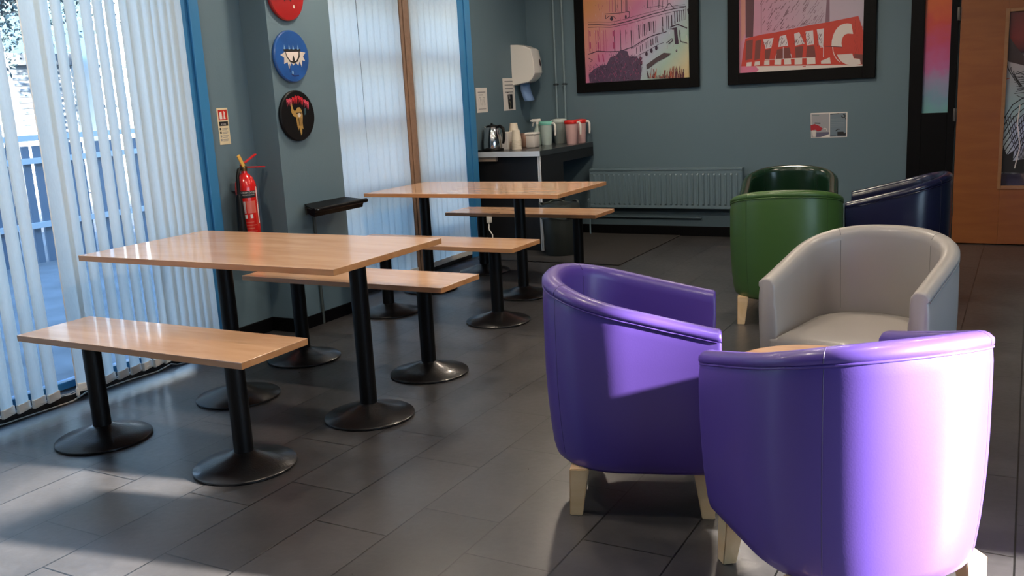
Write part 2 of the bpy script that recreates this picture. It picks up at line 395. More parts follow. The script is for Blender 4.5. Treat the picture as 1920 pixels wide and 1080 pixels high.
# door and sidelight ---------------------------------------------------
DR = empty('door_1', (-.5, YB, 0)); tag(DR, 'orange wooden door with long picture panel at the right', kind='structure')
b = bmesh.new(); y0, y1 = YB-.05, YB-.005
vx0, vz0 = -.185, .465
box(b, -.515, vx0, y0, y1, .008, 2.04, .002); box(b, .25, .42, y0, y1, .008, 2.04, .002)
box(b, vx0, .25, y0, y1, .008, vz0, .002); box(b, vx0, .25, y0, y1, 1.79, 2.04, .002)
for v in b.verts: v.co -= DR.location
new_obj('door_leaf', b, DOORW, DR)
b = bmesh.new()
for (a, c, d, e) in ((vx0-.02, vx0+.006, vz0-.02, 1.81), (.244, .27, vz0-.02, 1.81), (vx0+.006, .244, vz0-.02, vz0+.006), (vx0+.006, .244, 1.784, 1.81)):
    box(b, a, c, y0-.008, y0+.01, d, e, .002)
for v in b.verts: v.co -= DR.location
new_obj('panel_bead', b, wood_material('bead_wood', (.30, .14, .05), (.36, .17, .07), .4), DR)
for z in (1.80, 1.03, .275):
    b = bmesh.new()
    lathe(b, [(.007, -.05), (.007, .05)], 12, (-.525, y0-.006, z)); box(b, -.54, -.512, y0-.004, y0+.004, z-.05, z+.05, .001)
    for k in range(4): lathe(b, [(.0078, -.002), (.0078, .002)], 12, (-.525, y0-.006, z-.03+.02*k))
    for v in b.verts: v.co -= DR.location
    new_obj('hinge', b, mat('aged_steel', (.12, .11, .10), .4, .8), DR, smooth=35)
SL = empty('window_4', (-.7, YB, 0)); tag(SL, 'black sidelight frame with narrow rainbow coloured pane beside the door', kind='structure')
b = bmesh.new()
sx0, sx1 = -.772, -.582
for (a, c, d, e) in ((-.872, sx0, 0, 2.2), (sx1, -.53, 0, 2.2), (sx0, sx1, 0, 1.05), (sx0, sx1, 2.05, 2.2)):
    box(b, a, c, YB-.045, YB-.002, d, e, .002)
box(b, -.53, .45, YB-.06, YB-.002, 2.05, 2.2, .002)
for v in b.verts: v.co -= SL.location
new_obj('sidelight_frame', b, BLACKP, SL)
b = bmesh.new(); box(b, sx0-.002, sx1+.002, YB-.02, YB-.012, 1.045, 2.055)
for v in b.verts: v.co -= SL.location
new_obj('coloured_pane', b, gradient_material('sidelight_colours', [(0, (135, 200, 200)), (.13, (140, 180, 205)), (.27, (180, 165, 205)), (.38, (210, 120, 180)), (.55, (220, 90, 140)), (.72, (230, 85, 75)), (.9, (240, 115, 60))], (0, 0, 1), 1.05, 2.0, .28, 9, .35, .2), SL)

# ------------------------------------------------------------------ outside
OUT = mat('asphalt', (.13, .14, .15), .9, var=.25, vscale=3)
b = bmesh.new(); box(b, -60, -4.33, -30, 60, -.3, -.03); tag(new_obj('ground', b, OUT), 'pale grey yard outside the windows', kind='structure')
FEN = mat('galvanised_fence', (.10, .14, .19), .6); FENL = mat('pale_rail', (.42, .47, .5), .6)
# each item below stands on the yard at its own distance
def fence():
    root = empty('palisade_fence', (-8.6, 6, -.03)); tag(root, 'dark blue grey palisade fence with pale rails seen through the blind gaps', 'fence')
    b = bmesh.new()
    for k in range(115): box(b, -.012, .012, -6+k*.12, -6+k*.12+.075, 0, 1.15)
    o = new_obj('palings', b, FEN, root)
    b = bmesh.new()
    for z in (.35, .98, 1.2): box(b, .012, .06, -6.1, 7.9, z, z+.055)
    new_obj('rail', b, FENL, root)
    for k in range(6):
        b = bmesh.new(); box(b, -.05, .05, -6+k*2.6-.05, -6+k*2.6+.05, 0, 1.45); new_obj('fence_post', b, FEN, root)
fence()
b = bmesh.new()
SHUT = mat('grey_shutter', (.42, .45, .47), .6); 
root = empty('outbuilding', (-17.4, 10.6, -.03)); tag(root, 'low grey slatted outbuilding behind the fence seen through the blind', 'building')
box(b, -1.5, 1.5, -2.6, 1.3, 0, 2.35)
new_obj('wall', b, SHUT, root)
b = bmesh.new()
for k in range(22): box(b, 1.5, 1.54, -2.6, 1.3, .2+k*.1, .2+k*.1+.045)
new_obj('slats', b, mat('slat_dark', (.10, .13, .16), .6), root)
b = bmesh.new(); box(b, -1.7, 1.75, -2.8, 1.4, 2.35, 2.55); new_obj('roof', b, mat('roof_dark', (.07, .085, .10), .7), root)
root = empty('glazed_porch', (-17, 14.8, -.03)); tag(root, 'pale glazed building with thin dark bars beyond the yard', 'building')
b = bmesh.new(); box(b, -1.5, 1.5, -2.6, 6, 0, 3.6); new_obj('wall', b, mat('pale_render', (.75, .80, .80), .6), root)
b = bmesh.new()
for z in (.9, 1.55, 2.1, 2.3, 3.1): box(b, 1.5, 1.55, -2.6, 6, z, z+.05)
for k in range(6): box(b, 1.5, 1.55, -2.2+k*1.3, -2.2+k*1.3+.05, 0, 3.6)
new_obj('bars', b, mat('dark_bar', (.12, .15, .17), .6), root)
def tree(x, y, h, rad, label, seed, NL=5200):
    rg = random.Random(seed); root = empty('tree', (x, y, -.03)); tag(root, label, 'tree')
    BARK = mat('bark', (.05, .06, .07), .9); LEAF = mat('dark_leaves', (.06, .10, .11), .8, var=.4, vscale=3)
    b = bmesh.new(); tube(b, [(0, 0, 0), (.05, .1, h*.3), (-.05, 0, h*.6), (0, 0, h*.9)], [.16, .12, .09, .03], 8)
    tips = []
    for k in range(26):
        z = h*rg.uniform(.44, .88); a = rg.uniform(0, 6.28); L = rad*rg.uniform(.6, 1.1)
        e = Vector((math.cos(a)*L, math.sin(a)*L, z+L*rg.uniform(.2, .7))); m_ = Vector((math.cos(a)*L*.5, math.sin(a)*L*.5, z+L*.15))
        tube(b, [(0, 0, z), m_, e], [.05, .035, .01], 6); tips += [m_, e, (m_+e)/2]
    new_obj('trunk', b, BARK, root)
    b = bmesh.new()
    for k in range(NL):
        c = rg.choice(tips)+Vector((rg.gauss(0, .34), rg.gauss(0, .34), rg.gauss(0, .3))); s = rg.uniform(.025, .055)
        u = Vector((rg.gauss(0, 1), rg.gauss(0, 1), rg.gauss(0, 1))).normalized()*s; v_ = u.cross(Vector((rg.gauss(0, 1), rg.gauss(0, 1), rg.gauss(0, 1)))).normalized()*s*.6
        b.faces.new([b.verts.new(c+u), b.verts.new(c+v_), b.verts.new(c-u), b.verts.new(c-v_)])
    new_obj('foliage', b, LEAF, root)
tree(-12.2, 8.0, 5.0, 1.5, 'dark leafy tree behind the fence seen between the blind vanes', 3, 15000)
tree(-12.4, 12.1, 5.2, .8, 'thin branching tree further along the yard behind the blind', 8)

# ------------------------------------------------------------------ ceiling lamps (above the frame)
LAMPM = mat('lamp_diffuser', (.9, .9, .9), .5, emit=(1.0, .85, .68), es=LAMP_W)
def lamp(x, y, label):
    root = empty('ceiling_lamp', (x, y, ZC)); tag(root, label, 'ceiling light', 'recessed ceiling downlights')
    b = bmesh.new(); lathe(b, [(.105, -.001), (.105, -.012), (.118, -.014), (.128, -.008), (.130, 0), (.105, 0)], 36); new_obj('lamp_ring', b, WHITEP, root, smooth=40)
    b = bmesh.new(); lathe(b, [(0, -.006), (.104, -.006), (.104, -.003), (0, -.003)], 36); new_obj('diffuser', b, LAMPM, root)
for y, wy in ((2.45, 'in the row over the nearest bench'), (4.65, 'in the middle row'), (6.85, 'in the row nearest the back wall')):
    for x, wx in ((-3.25, 'by the windows'), (-1.6, 'halfway across'), (.05, 'on the right')):
        if (x, y) != (.05, 6.85): lamp(x, y, 'round ceiling downlight %s, %s' % (wy, wx))

# ------------------------------------------------------------------ pedestal tables and benches
def base_mesh(h):
    pass
def pedestal(root, x, h):
    e = bmesh.new()
    lathe(e, [(.0, .0), (.196, .0), (.200, .004), (.200, .010), (.194, .015), (.12, .036), (.06, .056), (.042, .066), (.0, .066)], 56)
    base = new_obj('base', e, METC, root, smooth=30, loc=(x, 0, 0))
    e = bmesh.new(); lathe(e, [(.038, .06), (.038, h-.006), (0, h-.006)], 32)
    new_obj('column', e, METB, root, smooth=40, loc=(x, 0, 0))
    e = bmesh.new(); box(e, -.14, .14, -.03, .03, -.012, 0, .002); box(e, -.03, .03, -.13, .13, -.012, 0, .002)
    new_obj('mounting_plate', e, METB, root, loc=(x, 0, h))
def slab_top(root, W, D, zt, name):
    T = .026
    e = bmesh.new(); box(e, -W/2, W/2, -D/2, D/2, zt-.003, zt, .0012); new_obj(name, e, WOODT, root)
    e = bmesh.new(); box(e, -W/2+.0003, W/2-.0003, -D/2+.0003, D/2-.0003, zt-T, zt-.003, .001)
    o = new_obj('edge_band', e, WOODE, root)
def make_table(x, y, W, D, zt, legs, name, label, cat, group, top):
    root = empty(name, (x, y, 0)); tag(root, label, cat, group)
    slab_top(root, W, D, zt, top)
    for lx in legs: pedestal(root, lx, zt-.026)
    return root
make_table(-3.087, 3.157, 1.506, .771, .75, (-.236, .561), 'dining_table', 'nearer large wooden table on two black pedestals beside the open blind', 'table', 'pedestal tables', 'tabletop')
make_table(-3.306, 5.601, 1.506, .771, .75, (-.511, .27), 'dining_table', 'farther large wooden table on two black pedestals in front of the closed blinds', 'table', 'pedestal tables', 'tabletop')
G = 'pedestal benches beside the tables'
for (x, y, lab) in ((-3.056, 2.502, 'nearest low wooden bench, in front of the nearer table'), (-3.053, 3.808, 'low wooden bench just behind the nearer table, partly under its edge'),
                    (-3.251, 4.881, 'low wooden bench in front of the farther table'), (-3.348, 6.307, 'farthest low wooden bench, behind the farther table near the kettle counter')):
    make_table(x, y, 1.281, .355, .493, (-.416, .416), 'bench', lab, 'bench', G, 'bench_top')

# ------------------------------------------------------------------ tub chairs
CW, CA, CF, ZBK, ZFR, EX, KB, TH, ZO, NN = .315, .294, .279, .782, .641, 1.038, .94, .067, .151, 2.288
def foot(wd, a, f, n=NN, N=44):
    pts = []
    for k in range(14): pts.append((f*(1-k/14.), wd))
    for k in range(N+1):
        th = math.pi/2+math.pi*k/N; c, s = math.cos(th), math.sin(th)
        pts.append((-a*abs(c)**(2/n), wd*math.copysign(abs(s)**(2/n), s)))
    for k in range(1, 15): pts.append((f*k/14., -wd))
    return [Vector((p[0], p[1])) for p in pts]
def foot_frames():
    P = foot(CW, CA, CF); out = []
    for i, p in enumerate(P):
        a = P[max(0, i-1)]; b_ = P[min(len(P)-1, i+1)]; t = (b_-a).normalized(); n = Vector((t.y, -t.x))
        if n.dot(p) < 0 and abs(p.y) > .05: n = -n
        if abs(p.y) <= .05: n = Vector((-1, 0)) if p.x < 0 else n
        out.append((p, n))
    return out
FR = foot_frames()
def ztop(x): return ZFR+(ZBK-ZFR)*max(0, min(1, (CF-x)/(CF+CA)))**EX
def section(p, n, grow=0, shrink=0):
    zt = ztop(p.x); L = []
    def q(off, z, k):   # k scales the footprint at lower heights
        c = Vector((p.x*k, p.y*k))-n*off
        return Vector((c.x, c.y, z))
    kk = lambda z: KB+(1-KB)*max(0, min(1, (z-ZO)/(.42)))**.8
    L += [q(.045, ZO, KB), q(.022, ZO+.004, KB), q(.007, ZO+.018, KB), q(0, ZO+.045, KB)]
    for z in (.28, .36, .44, .52): L.append(q(-.004 if .3 < z < .5 else -.002, z, kk(z)))
    L += [q(.001, zt-.075, 1), q(.004, zt-.045, 1), q(.006, zt-.037, 1), q(.0, zt-.030, 1), q(.001, zt-.017, 1)]
    for t in (.15, .3, .5, .7, .85):
        L.append(q(.003+(TH-.006)*t, zt-.001-(abs(2*t-1)**2.5)*.013, 1))
    L += [q(TH-.001, zt-.022, 1), q(TH+.002, zt-.045, 1), q(TH+.002, zt-.10, 1), q(TH+.004, .52, .99), q(TH+.004, .44, .98), q(TH+.004, .36, .97), q(TH, .22, .95), q(TH-.01, ZO, KB)]
    return L
def make_chair(name, leather, seam_m, label, x, y, th, group):
    root = empty(name, (x, y, 0), th); tag(root, label, 'armchair', group)
    b = bmesh.new(); rows = [section(p, n) for p, n in FR]
    def cap(row, d):
        c = sum(row, Vector())/len(row); out = []
        for s, dx in ((.985, .006), (.93, .012), (.80, .016)):
            out.append([Vector((c.x+(v.x-c.x)*s+d.x*dx, c.y+(v.y-c.y)*s+d.y*dx, c.z+(v.z-c.z)*(1-(1-s)*.22))) for v in row])
        return out
    f = Vector((1, 0, 0))
    c0 = cap(rows[0], f); c1 = cap(rows[-1], f)
    V = grid(b, c0[::-1]+rows+c1, closev=True)
    b.faces.new(V[0]); b.faces.new(V[-1][::-1])
    new_obj('shell', b, leather, root, smooth=50)
    # piping along the outer seam and round the arm fronts
    b = bmesh.new()
    pts = []
    for p, n in FR: pts.append((p.x-n.x*.003, p.y-n.y*.003, ztop(p.x)-.038))
    tube(b, pts, .0034, 6)
    new_obj('piping', b, leather, root, smooth=60)
    # upright stitched seams
    for i in (26, 46):
        b = bmesh.new(); p, n = FR[i]; S = section(p, n)
        tube(b, [v+Vector((n.x, n.y, 0))*-.0008 for v in S[3:10]], .0016, 5)
        tube(b, [v+Vector((n.x, n.y, 0))*.0008 for v in S[19:23]], .0015, 5)
        tube(b, [v+Vector((0, 0, -.0009)) for v in S[11:19]], .0016, 5)
        new_obj('stitching', b, seam_m, root)
    # seat cushion
    b = bmesh.new()
    inner = []
    for p, n in FR:
        c = p*.97-n*(TH+.004); inner.append(c)
    inner[0] = Vector((CF+.020, inner[0].y)); inner[-1] = Vector((CF+.020, inner[-1].y))
    def ring(s, z):
        cx = .0; return [Vector((cx+(c.x-cx)*s, c.y*s, z)) for c in inner]
    rows = [ring(.97, .285), ring(1.0, .30), ring(1.0, .395), ring(.985, .412), ring(.93, .424), ring(.75, .436), ring(.45, .442), ring(.12, .444)]
    V = grid(b, rows, closev=True); b.faces.new(V[0][::-1]); b.faces.new(V[-1])
    new_obj('seat', b, leather, root, smooth=60)
    b = bmesh.new(); box(b, .17, CF+.014, -.278, .278, ZO+.004, .412, .02, seg=4); new_obj('front_rail', b, leather, root, smooth=40)
    for (lx, ly) in ((.235, .235), (.235, -.235), (-.165, .235), (-.165, -.235)):
        b = bmesh.new(); ox, oy = math.copysign(.015, lx), math.copysign(.012, ly)
        lo = [Vector((ox+sx*.021, oy+sy*.021, 0)) for sx, sy in ((-1, -1), (1, -1), (1, 1), (-1, 1))]
        hi = [Vector((sx*.031, sy*.031, ZO+.012)) for sx, sy in ((-1, -1), (1, -1), (1, 1), (-1, 1))]
        A = [b.verts.new(v) for v in lo]; B = [b.verts.new(v) for v in hi]
        b.faces.new(A[::-1]); b.faces.new(B)
        for i in range(4): b.faces.new((A[i], A[(i+1) % 4], B[(i+1) % 4], B[i]))
        bmesh.ops.bevel(b, geom=b.edges[:], offset=.003, segments=2, affect='EDGES')
        new_obj('leg', b, WOODL, root, loc=(lx, ly, 0))
    return root
def leather(name, c, rough=.40): return mat(name, c, rough, coat=.12, bump=.02, bscale=220, spec=.5)
PUR = leather('purple_leather', (.080, .042, .255)); GRY = leather('grey_leather', (.31, .285, .26)); GRN = leather('green_leather', (.040, .098, .020)); DGR = leather('dark_green_leather', (.008, .028, .014), .2); NVY = leather('navy_leather', (.006, .008, .035), .25)
SP = mat('purple_seam', (.03, .015, .10), .5); SG = mat('grey_seam', (.10, .095, .09), .5); SN = mat('green_seam', (.012, .035, .008), .5); SD = mat('dark_seam', (.003, .004, .006), .5)
GA = 'leather tub armchairs'
make_chair('tub_chair', PUR, SP, 'purple leather tub armchair facing right, nearest to the benches', -1.166, 2.906, .320, GA)
make_chair('tub_chair', PUR, SP, 'purple leather tub armchair in the foreground with its back in bright sunlight', -.367, 2.456, 2.261, GA)
make_chair('tub_chair', GRY, SG, 'light grey leather tub armchair facing the round coffee table', -.519, 3.743, -1.771, GA)
make_chair('tub_chair', GRN, SN, 'bright green leather tub armchair turned with its back to the viewer', -1.215, 5.47, 1.80, GA)
make_chair('tub_chair', DGR, SD, 'very dark green leather tub armchair behind the bright green one', -1.424, 6.516, -1.40, GA)
make_chair('tub_chair', NVY, SD, 'dark navy leather tub armchair in side view beside the door', -.683, 6.153, 3.231, GA)

# round coffee table
root = empty('coffee_table', (-.59, 3.02, 0)); tag(root, 'small round wooden coffee table between the purple and grey armchairs', 'coffee table')
b = bmesh.new(); lathe(b, [(0, .434), (.250, .434), (.256, .438), (.256, .457), (.253, .46), (0, .46)], 64); new_obj('tabletop', b, WOODT, root, smooth=40)
b = bmesh.new(); lathe(b, [(.03, .02), (.03, .434)], 24); new_obj('column', b, METB, root, smooth=40)
b = bmesh.new(); lathe(b, [(0, 0), (.17, 0), (.17, .01), (.05, .03), (.03, .04), (0, .04)], 40); new_obj('base', b, METB, root, smooth=30)

# ------------------------------------------------------------------ radiator and pipes
RY = 8.2; rx0, rx1, rz0, rz1 = -3.665, -2.205, .265, .632
root = empty('radiator', ((rx0+rx1)/2, YB, rz0)); tag(root, 'long teal grey panel radiator low on the back wall', 'radiator')
def loc_(b, root):
    for v in b.verts: v.co -= root.location
    return b
b = bmesh.new()
n = 28; cols = []; px_ = (rx1-rx0-.04)/n
prof = []
for k in range(n):
    x = rx0+.02+k*px_
    prof += [(x, 0), (x+px_*.28, .0), (x+px_*.38, .011), (x+px_*.62, .011), (x+px_*.72, 0)]
prof.append((rx1-.02, 0))
rows = []
for z, s in ((rz0+.03, 0), (rz0+.045, 1), (rz1-.06, 1), (rz1-.045, 0)):
    rows.append([Vector((x, RY-d*s, z)) for x, d in prof])
grid(b, rows); new_obj('front_panel', loc_(b, root), RADP, root, smooth=30)
b = bmesh.new(); box(b, rx0, rx1, RY-.001, RY+.012, rz0, rz0+.032, .004); box(b, rx0, rx1, RY-.001, RY+.012, rz1-.05, rz1, .004); box(b, rx0, rx1, RY+.055, RY+.07, rz0, rz1-.01, .004)
box(b, rx0+.003, rx1-.003, RY+.001, RY+.012, rz0+.02, rz1-.04)
new_obj('panel_edge', loc_(b, root), RADP, root)
b = bmesh.new(); box(b, rx0-.004, rx1+.004, RY-.006, RY+.075, rz1-.016, rz1+.004, .003); new_obj('top_grille', loc_(b, root), RADP, root)
for xx in (rx0-.004, rx1):
    b = bmesh.new(); box(b, xx, xx+.004, RY-.004, RY+.075, rz0+.01, rz1-.01, .001); new_obj('side_panel', loc_(b, root), RADP, root)
for xx in (rx0+.2, rx1-.2):
    b = bmesh.new(); box(b, xx-.015, xx+.015, RY+.07, YB-.002, rz0+.05, rz1-.05); new_obj('bracket', loc_(b, root), RADP, root)
b = bmesh.new(); lathe(b, [(.012, -.03), (.012, .02), (.018, .022), (.018, .045), (.008, .055)], 14, (rx0-.03, RY+.035, rz0+.03)); tube(b, [(rx0-.03, RY+.035, rz0+.03), (rx0, RY+.035, rz0+.03)], .009, 8)
tube(b, [(rx0-.03, RY+.035, rz0), (rx0-.03, RY+.035, .0)], .0075, 8)
new_obj('valve', loc_(b, root), RADP, root, smooth=40)
b = bmesh.new(); lathe(b, [(.006, -.012), (.010, -.006), (.010, .006), (.005, .012)], 12, (0, 0, 0), mtx=Matrix.Translation((rx1+.010, RY+.03, .44)) @ Matrix.Rotation(R(90), 4, 'Y')); new_obj('bleed_valve', loc_(b, root), CHROME, root, smooth=40)
b = bmesh.new(); tube(b, [(-3.7, YB-.03, .172), (-2.6, YB-.03, .172)], .009, 10)
for xx in (-3.5, -2.65): box(b, xx-.01, xx+.01, YB-.03, YB, .165, .18)
o = new_obj('heating_pipe', b, RADP, smooth=40); tag(o, 'thin horizontal heating pipe under the radiator', 'pipe')
for i, (px, lab) in enumerate(((1036, 'left upright heating pipe beside the framed picture of a building'), (1052, 'right upright heating pipe beside the framed picture of a building'))):
    q = on_y(px, 0, YB-.03); x = q.x
    root = empty('upright_pipe', (x, YB-.03, .0)); tag(root, lab, 'pipe', 'upright heating pipes on the back wall')
    b = bmesh.new(); lathe(b, [(.0105, .89), (.0105, ZC)], 16); new_obj('pipe', b, mat('pipe_paint', (.17, .235, .26), .35, coat=.3), root, smooth=40)
    b = bmesh.new(); tube(b, [(-.028, 0, 1.44), (.028, 0, 1.44)], .006, 8); lathe(b, [(.015, 1.432), (.015, 1.45)], 16); box(b, -.004, .004, 0, .03, 1.434, 1.446)
    new_obj('pipe_clip', b, mat('dark_clip', (.02, .03, .035), .4), root, smooth=40)

# ------------------------------------------------------------------ flat artwork helpers
class Art:
    """coloured shapes laid on a picture surface; (u,v) are turned into points on the surface by f"""
    def __init__(s, f, nrm): s.f = f; s.n = Vector(nrm); s.bm = bmesh.new(); s.mats = []; s.layer = 0
    def mi(s, m):
        if m not in s.mats: s.mats.append(m)
        return s.mats.index(m)
    def poly(s, pts, m, lift=None):
        s.layer += 1
        off = s.n*(.0004+.00001*s.layer if lift is None else lift)
        vs = [s.bm.verts.new(s.f(*p)+off) for p in pts]
        fa = s.bm.faces.new(vs); fa.material_index = s.mi(m)
    def line(s, pts, wd, m):
        for (a, b_) in zip(pts, pts[1:]):
            d = Vector((b_[0]-a[0], b_[1]-a[1]))
            if d.length < 1e-6: continue
            t = Vector((-d.y, d.x)).normalized()*wd/2
            s.poly([(a[0]+t.x, a[1]+t.y), (b_[0]+t.x, b_[1]+t.y), (b_[0]-t.x, b_[1]-t.y), (a[0]-t.x, a[1]-t.y)], m)
    def disc(s, cx, cy, rx, ry, m, n=20): s.poly([(cx+rx*math.cos(6.2832*k/n), cy+ry*math.sin(6.2832*k/n)) for k in range(n)], m)
    def done(s, name, parent):
        s.bm.normal_update(); bmesh.ops.triangulate(s.bm, faces=s.bm.faces[:])
        me = bpy.data.meshes.new(name)
        for v in s.bm.verts: v.co = parent.matrix_basis.inverted() @ v.co
        s.bm.to_mesh(me); s.bm.free()
        for m in s.mats: me.materials.append(m)
        o = bpy.data.objects.new(name, me); col.objects.link(o); o.parent = parent; return o
def flat(name, c, rough=.45): return mat(name, lin(c), rough, coat=.25)

def picture(name, x0, x1, z0, z1, fw_, label, imgmat, cat='framed picture'):
    root = empty(name, ((x0+x1)/2, YB, z0)); tag(root, label, cat, 'large black framed pictures on the back wall')
    b = bmesh.new(); d0, d1 = YB-.035, YB-.001
    for (a, c, d, e) in ((x0, x0+fw_, z0, z1), (x1-fw_, x1, z0, z1), (x0+fw_, x1-fw_, z0, z0+fw_), (x0+fw_, x1-fw_, z1-fw_, z1)): box(b, a, c, d0, d1, d, e, .003)
    for v in b.verts: v.co -= root.location
    new_obj('picture_frame', b, mat('black_frame', (.0022, .002, .0022), .55, spec=.12), root)
    b = bmesh.new(); box(b, x0+fw_-.003, x1-fw_+.003, YB-.012, YB-.006, z0+fw_-.003, z1-fw_+.003)
    for v in b.verts: v.co -= root.location
    new_obj('print', b, imgmat, root)
    return root
YP = YB-.0125
# picture 1: inked view of a domed public building
g1 = gradient_material('picture_colour_wash', [(0, (240, 165, 110)), (.18, (235, 160, 150)), (.34, (225, 135, 175)), (.54, (225, 185, 215)), (.66, (195, 205, 225)), (.80, (185, 215, 200)), (1, (240, 210, 150))], (.78, 0, -.62), -4.18, -3.02, .08, 3, .35, .2)
p1 = picture('framed_picture', -3.803, -2.608, 1.349, 2.40, .088, 'black framed picture of a columned city building in pink and orange', g1)
A = Art(lambda u, v: on_y(1060+u/5.685, v/5.685, YP), (0, -1, 0))
dk, pk, dp, lt, sand = flat('ink_purple', (52, 28, 52)), flat('wash_magenta', (165, 62, 105)), flat('bush_purple', (80, 58, 84)), flat('wash_pale', (215, 205, 215)), flat('ink_red', (120, 45, 45))
rg = random.Random(5)
def wob(p, s=3): return (p[0]+rg.uniform(-s, s), p[1]+rg.uniform(-s, s))
for base, wd in (((240, 265), 9), ((240, 292), 5), ((240, 235), 4)):
    dy = base[1]-265
    A.line([wob(p, 2) for p in ((240, 265+dy), (350, 262+dy), (480, 268+dy), (620, 240+dy), (760, 200+dy), (900, 160+dy), (1020, 128+dy), (1150, 95+dy), (1275, 78+dy))], wd, dk)
A.line([(420, 150), (560, 142), (680, 122), (685, 180), (660, 190)], 7, dk); A.line([(430, 160), (430, 200), (470, 170), (520, 180), (540, 200)], 6, dk); A.disc(493, 200, 17, 22, dk); A.disc(645, 180, 10, 22, dk)
for x in (470, 500, 530, 560, 600, 640, 655): A.line([(x, 0), (x+2, 130)], rg.uniform(3, 8), dk if x > 520 else pk)
for x in (880, 930, 1000, 1040, 1090): A.line([(x, 0), (x-5, 85)], rg.uniform(3, 9), dk)
A.line([(1050, 115), (1108, 30), (1160, 95)], 7, dk); A.line([(850, 90), (1000, 60), (1060, 70)], 4, dk); A.line([(1150, 75), (1285, 65), (1285, 210)], 6, dk)
for x in (250, 318, 345, 362, 405, 430, 520, 585, 640, 700, 722): A.line([wob((x, 320)), wob((x+10, 548-(x > 600)*30))], rg.uniform(3, 8), pk if x < 480 else dk)
for x in (512, 520, 350, 265): A.line([(x, 450), (x+3, 520)], 14, pk); A.line([(x-3, 330), (x, 385)], 12, pk)
for x, a, b_ in ((783, 265, 410), (840, 255, 382), (893, 232, 330), (940, 225, 355)): A.line([(x, a), (x+6, b_)], 12, dk); A.line([(x+18, a-5), (x+22, b_-8)], 3, dk); A.line([(x-20, a+5), (x-16, b_+12)], 3, dk)
for x, a, b_ in ((1035, 180, 340), (1078, 168, 320), (1098, 165, 310), (1132, 160, 290), (1165, 120, 250), (1190, 120, 235), (1215, 115, 230), (1240, 108, 220), (1262, 100, 215)): A.line([(x, a), (x+5, b_)], rg.uniform(4, 11), dk)
A.line([(245, 580), (345, 545), (440, 552), (580, 548), (720, 500), (860, 412), (960, 370), (1080, 338)], 9, dk)
A.line([(700, 520), (780, 480), (900, 395), (1010, 360)], 4, dk)
for x in (762, 800, 825, 862, 885, 915, 935, 965, 980): A.line([(x, 575-(x-760)*.55), (x-3, 505-(x-760)*.55)], rg.uniform(4, 9), dk)
A.line([(780, 590), (900, 530), (1000, 470), (1050, 455)], 5, dk)
for x, y in ((803, 625), (865, 575), (918, 540), (970, 512), (808, 675)): A.disc(x, y, 14, 24, dk)
for x in (350, 400): A.line([(x, 580), (x+12, 660)], 12, pk)
A.line([(250, 620), (290, 640), (270, 660)], 6, dk)
A.poly([(262, 880), (250, 800), (300, 740), (380, 700), (440, 690), (480, 610), (540, 590), (590, 530), (660, 545), (680, 600), (760, 600), (800, 650), (815, 740), (800, 860), (600, 880)], dp)
for k in range(420):
    x, y = rg.uniform(255, 820), rg.uniform(590, 880)
    if x < 470 and y < 700: continue
    A.line([(x, y), (x+rg.uniform(-25, 25), y-rg.uniform(5, 40))], rg.uniform(2, 5), rg.choice((dk, dk, flat('bush_grey', (120, 95, 120)), pk, dp, flat('bush_mid', (92, 62, 92)))))
A.poly([(865, 690), (960, 620), (1050, 562), (1130, 570), (1080, 610), (980, 660), (890, 730), (870, 735)], flat('ink_brown', (70, 55, 60)))
A.poly([(1100, 310), (1190, 290), (1210, 470), (1170, 470), (1160, 320)], dk); A.line([(1120, 290), (1200, 260), (1300, 300)], 12, dk); A.line([(1215, 320), (1230, 440), (1300, 460)], 7, dk)
A.poly([(1300, 100), (1345, 60), (1345, 180), (1310, 150)], dk)
A.line([(1080, 460), (1140, 410), (1150, 430), (1100, 470)], 8, dk); A.disc(1187, 540, 8, 16, dk)
for k in range(70):
    x = rg.uniform(880, 1260); y = rg.uniform(720, 830)
    A.line([(x, 835), (x+rg.uniform(-20, 30), y-max(0, 40-abs(x-1190)*.3))], rg.uniform(3, 8), rg.choice((sand, sand, dk, flat('rust', (165, 85, 60)))))
for k in range(120):
    x, y = rg.uniform(240, 1330), rg.uniform(0, 560)
    A.line([(x, y), wob((x+rg.uniform(-4, 6), y+rg.uniform(8, 40)), 3)], rg.uniform(1.2, 3), rg.choice((dk, pk, lt)))
A.done('ink_drawing', p1)
# picture 2: big red cut-out letters in front of a tower
g2 = gradient_material('picture_pink_wash', [(0, (215, 140, 160)), (.3, (215, 160, 185)), (.6, (205, 180, 198)), (1, (200, 188, 205))], (1, 0, .25), -1.85, -.75, .10, 3, .35, .2)
p2 = picture('framed_picture', -2.350, -1.133, 1.350, 2.40, .098, 'black framed picture of giant red cut-out letters in front of a tower', g2)
A = Art(lambda u, v: on_y(1360+u/6.352, v/6.352, YP), (0, -1, 0))
mar, red, pale, dkr, grd = flat('maroon', (85, 48, 58)), flat('sign_red', (182, 52, 36)), flat('pale_print', (196, 186, 190)), flat('dark_red_brown', (110, 55, 50)), flat('ground_pale', (205, 195, 190))
A.poly([(240, -60), (345, -60), (330, 440), (243, 450)], mar); A.poly([(1210, -60), (1242, -60), (1242, 255), (1190, 270)], flat('grey_maroon', (120, 90, 105)))
A.line([(428, -60), (428, 400)], 5, mar); A.poly([(185, -60), (238, -60), (238, 400), (190, 500)], flat('pale_orange', (190, 130, 120)))
for k in range(130):
    x, y = rg.uniform(450, 1180), rg.uniform(-60, 350)
    if y > 390-(x-430)*.18: continue
    L_ = rg.uniform(15, 90); A.line([(x, y), (x-L_*.62, min(y+L_, 400-(x-430)*.18))], rg.uniform(2, 6), mar if x < 980 else flat('grey_maroon', (120, 90, 105)))
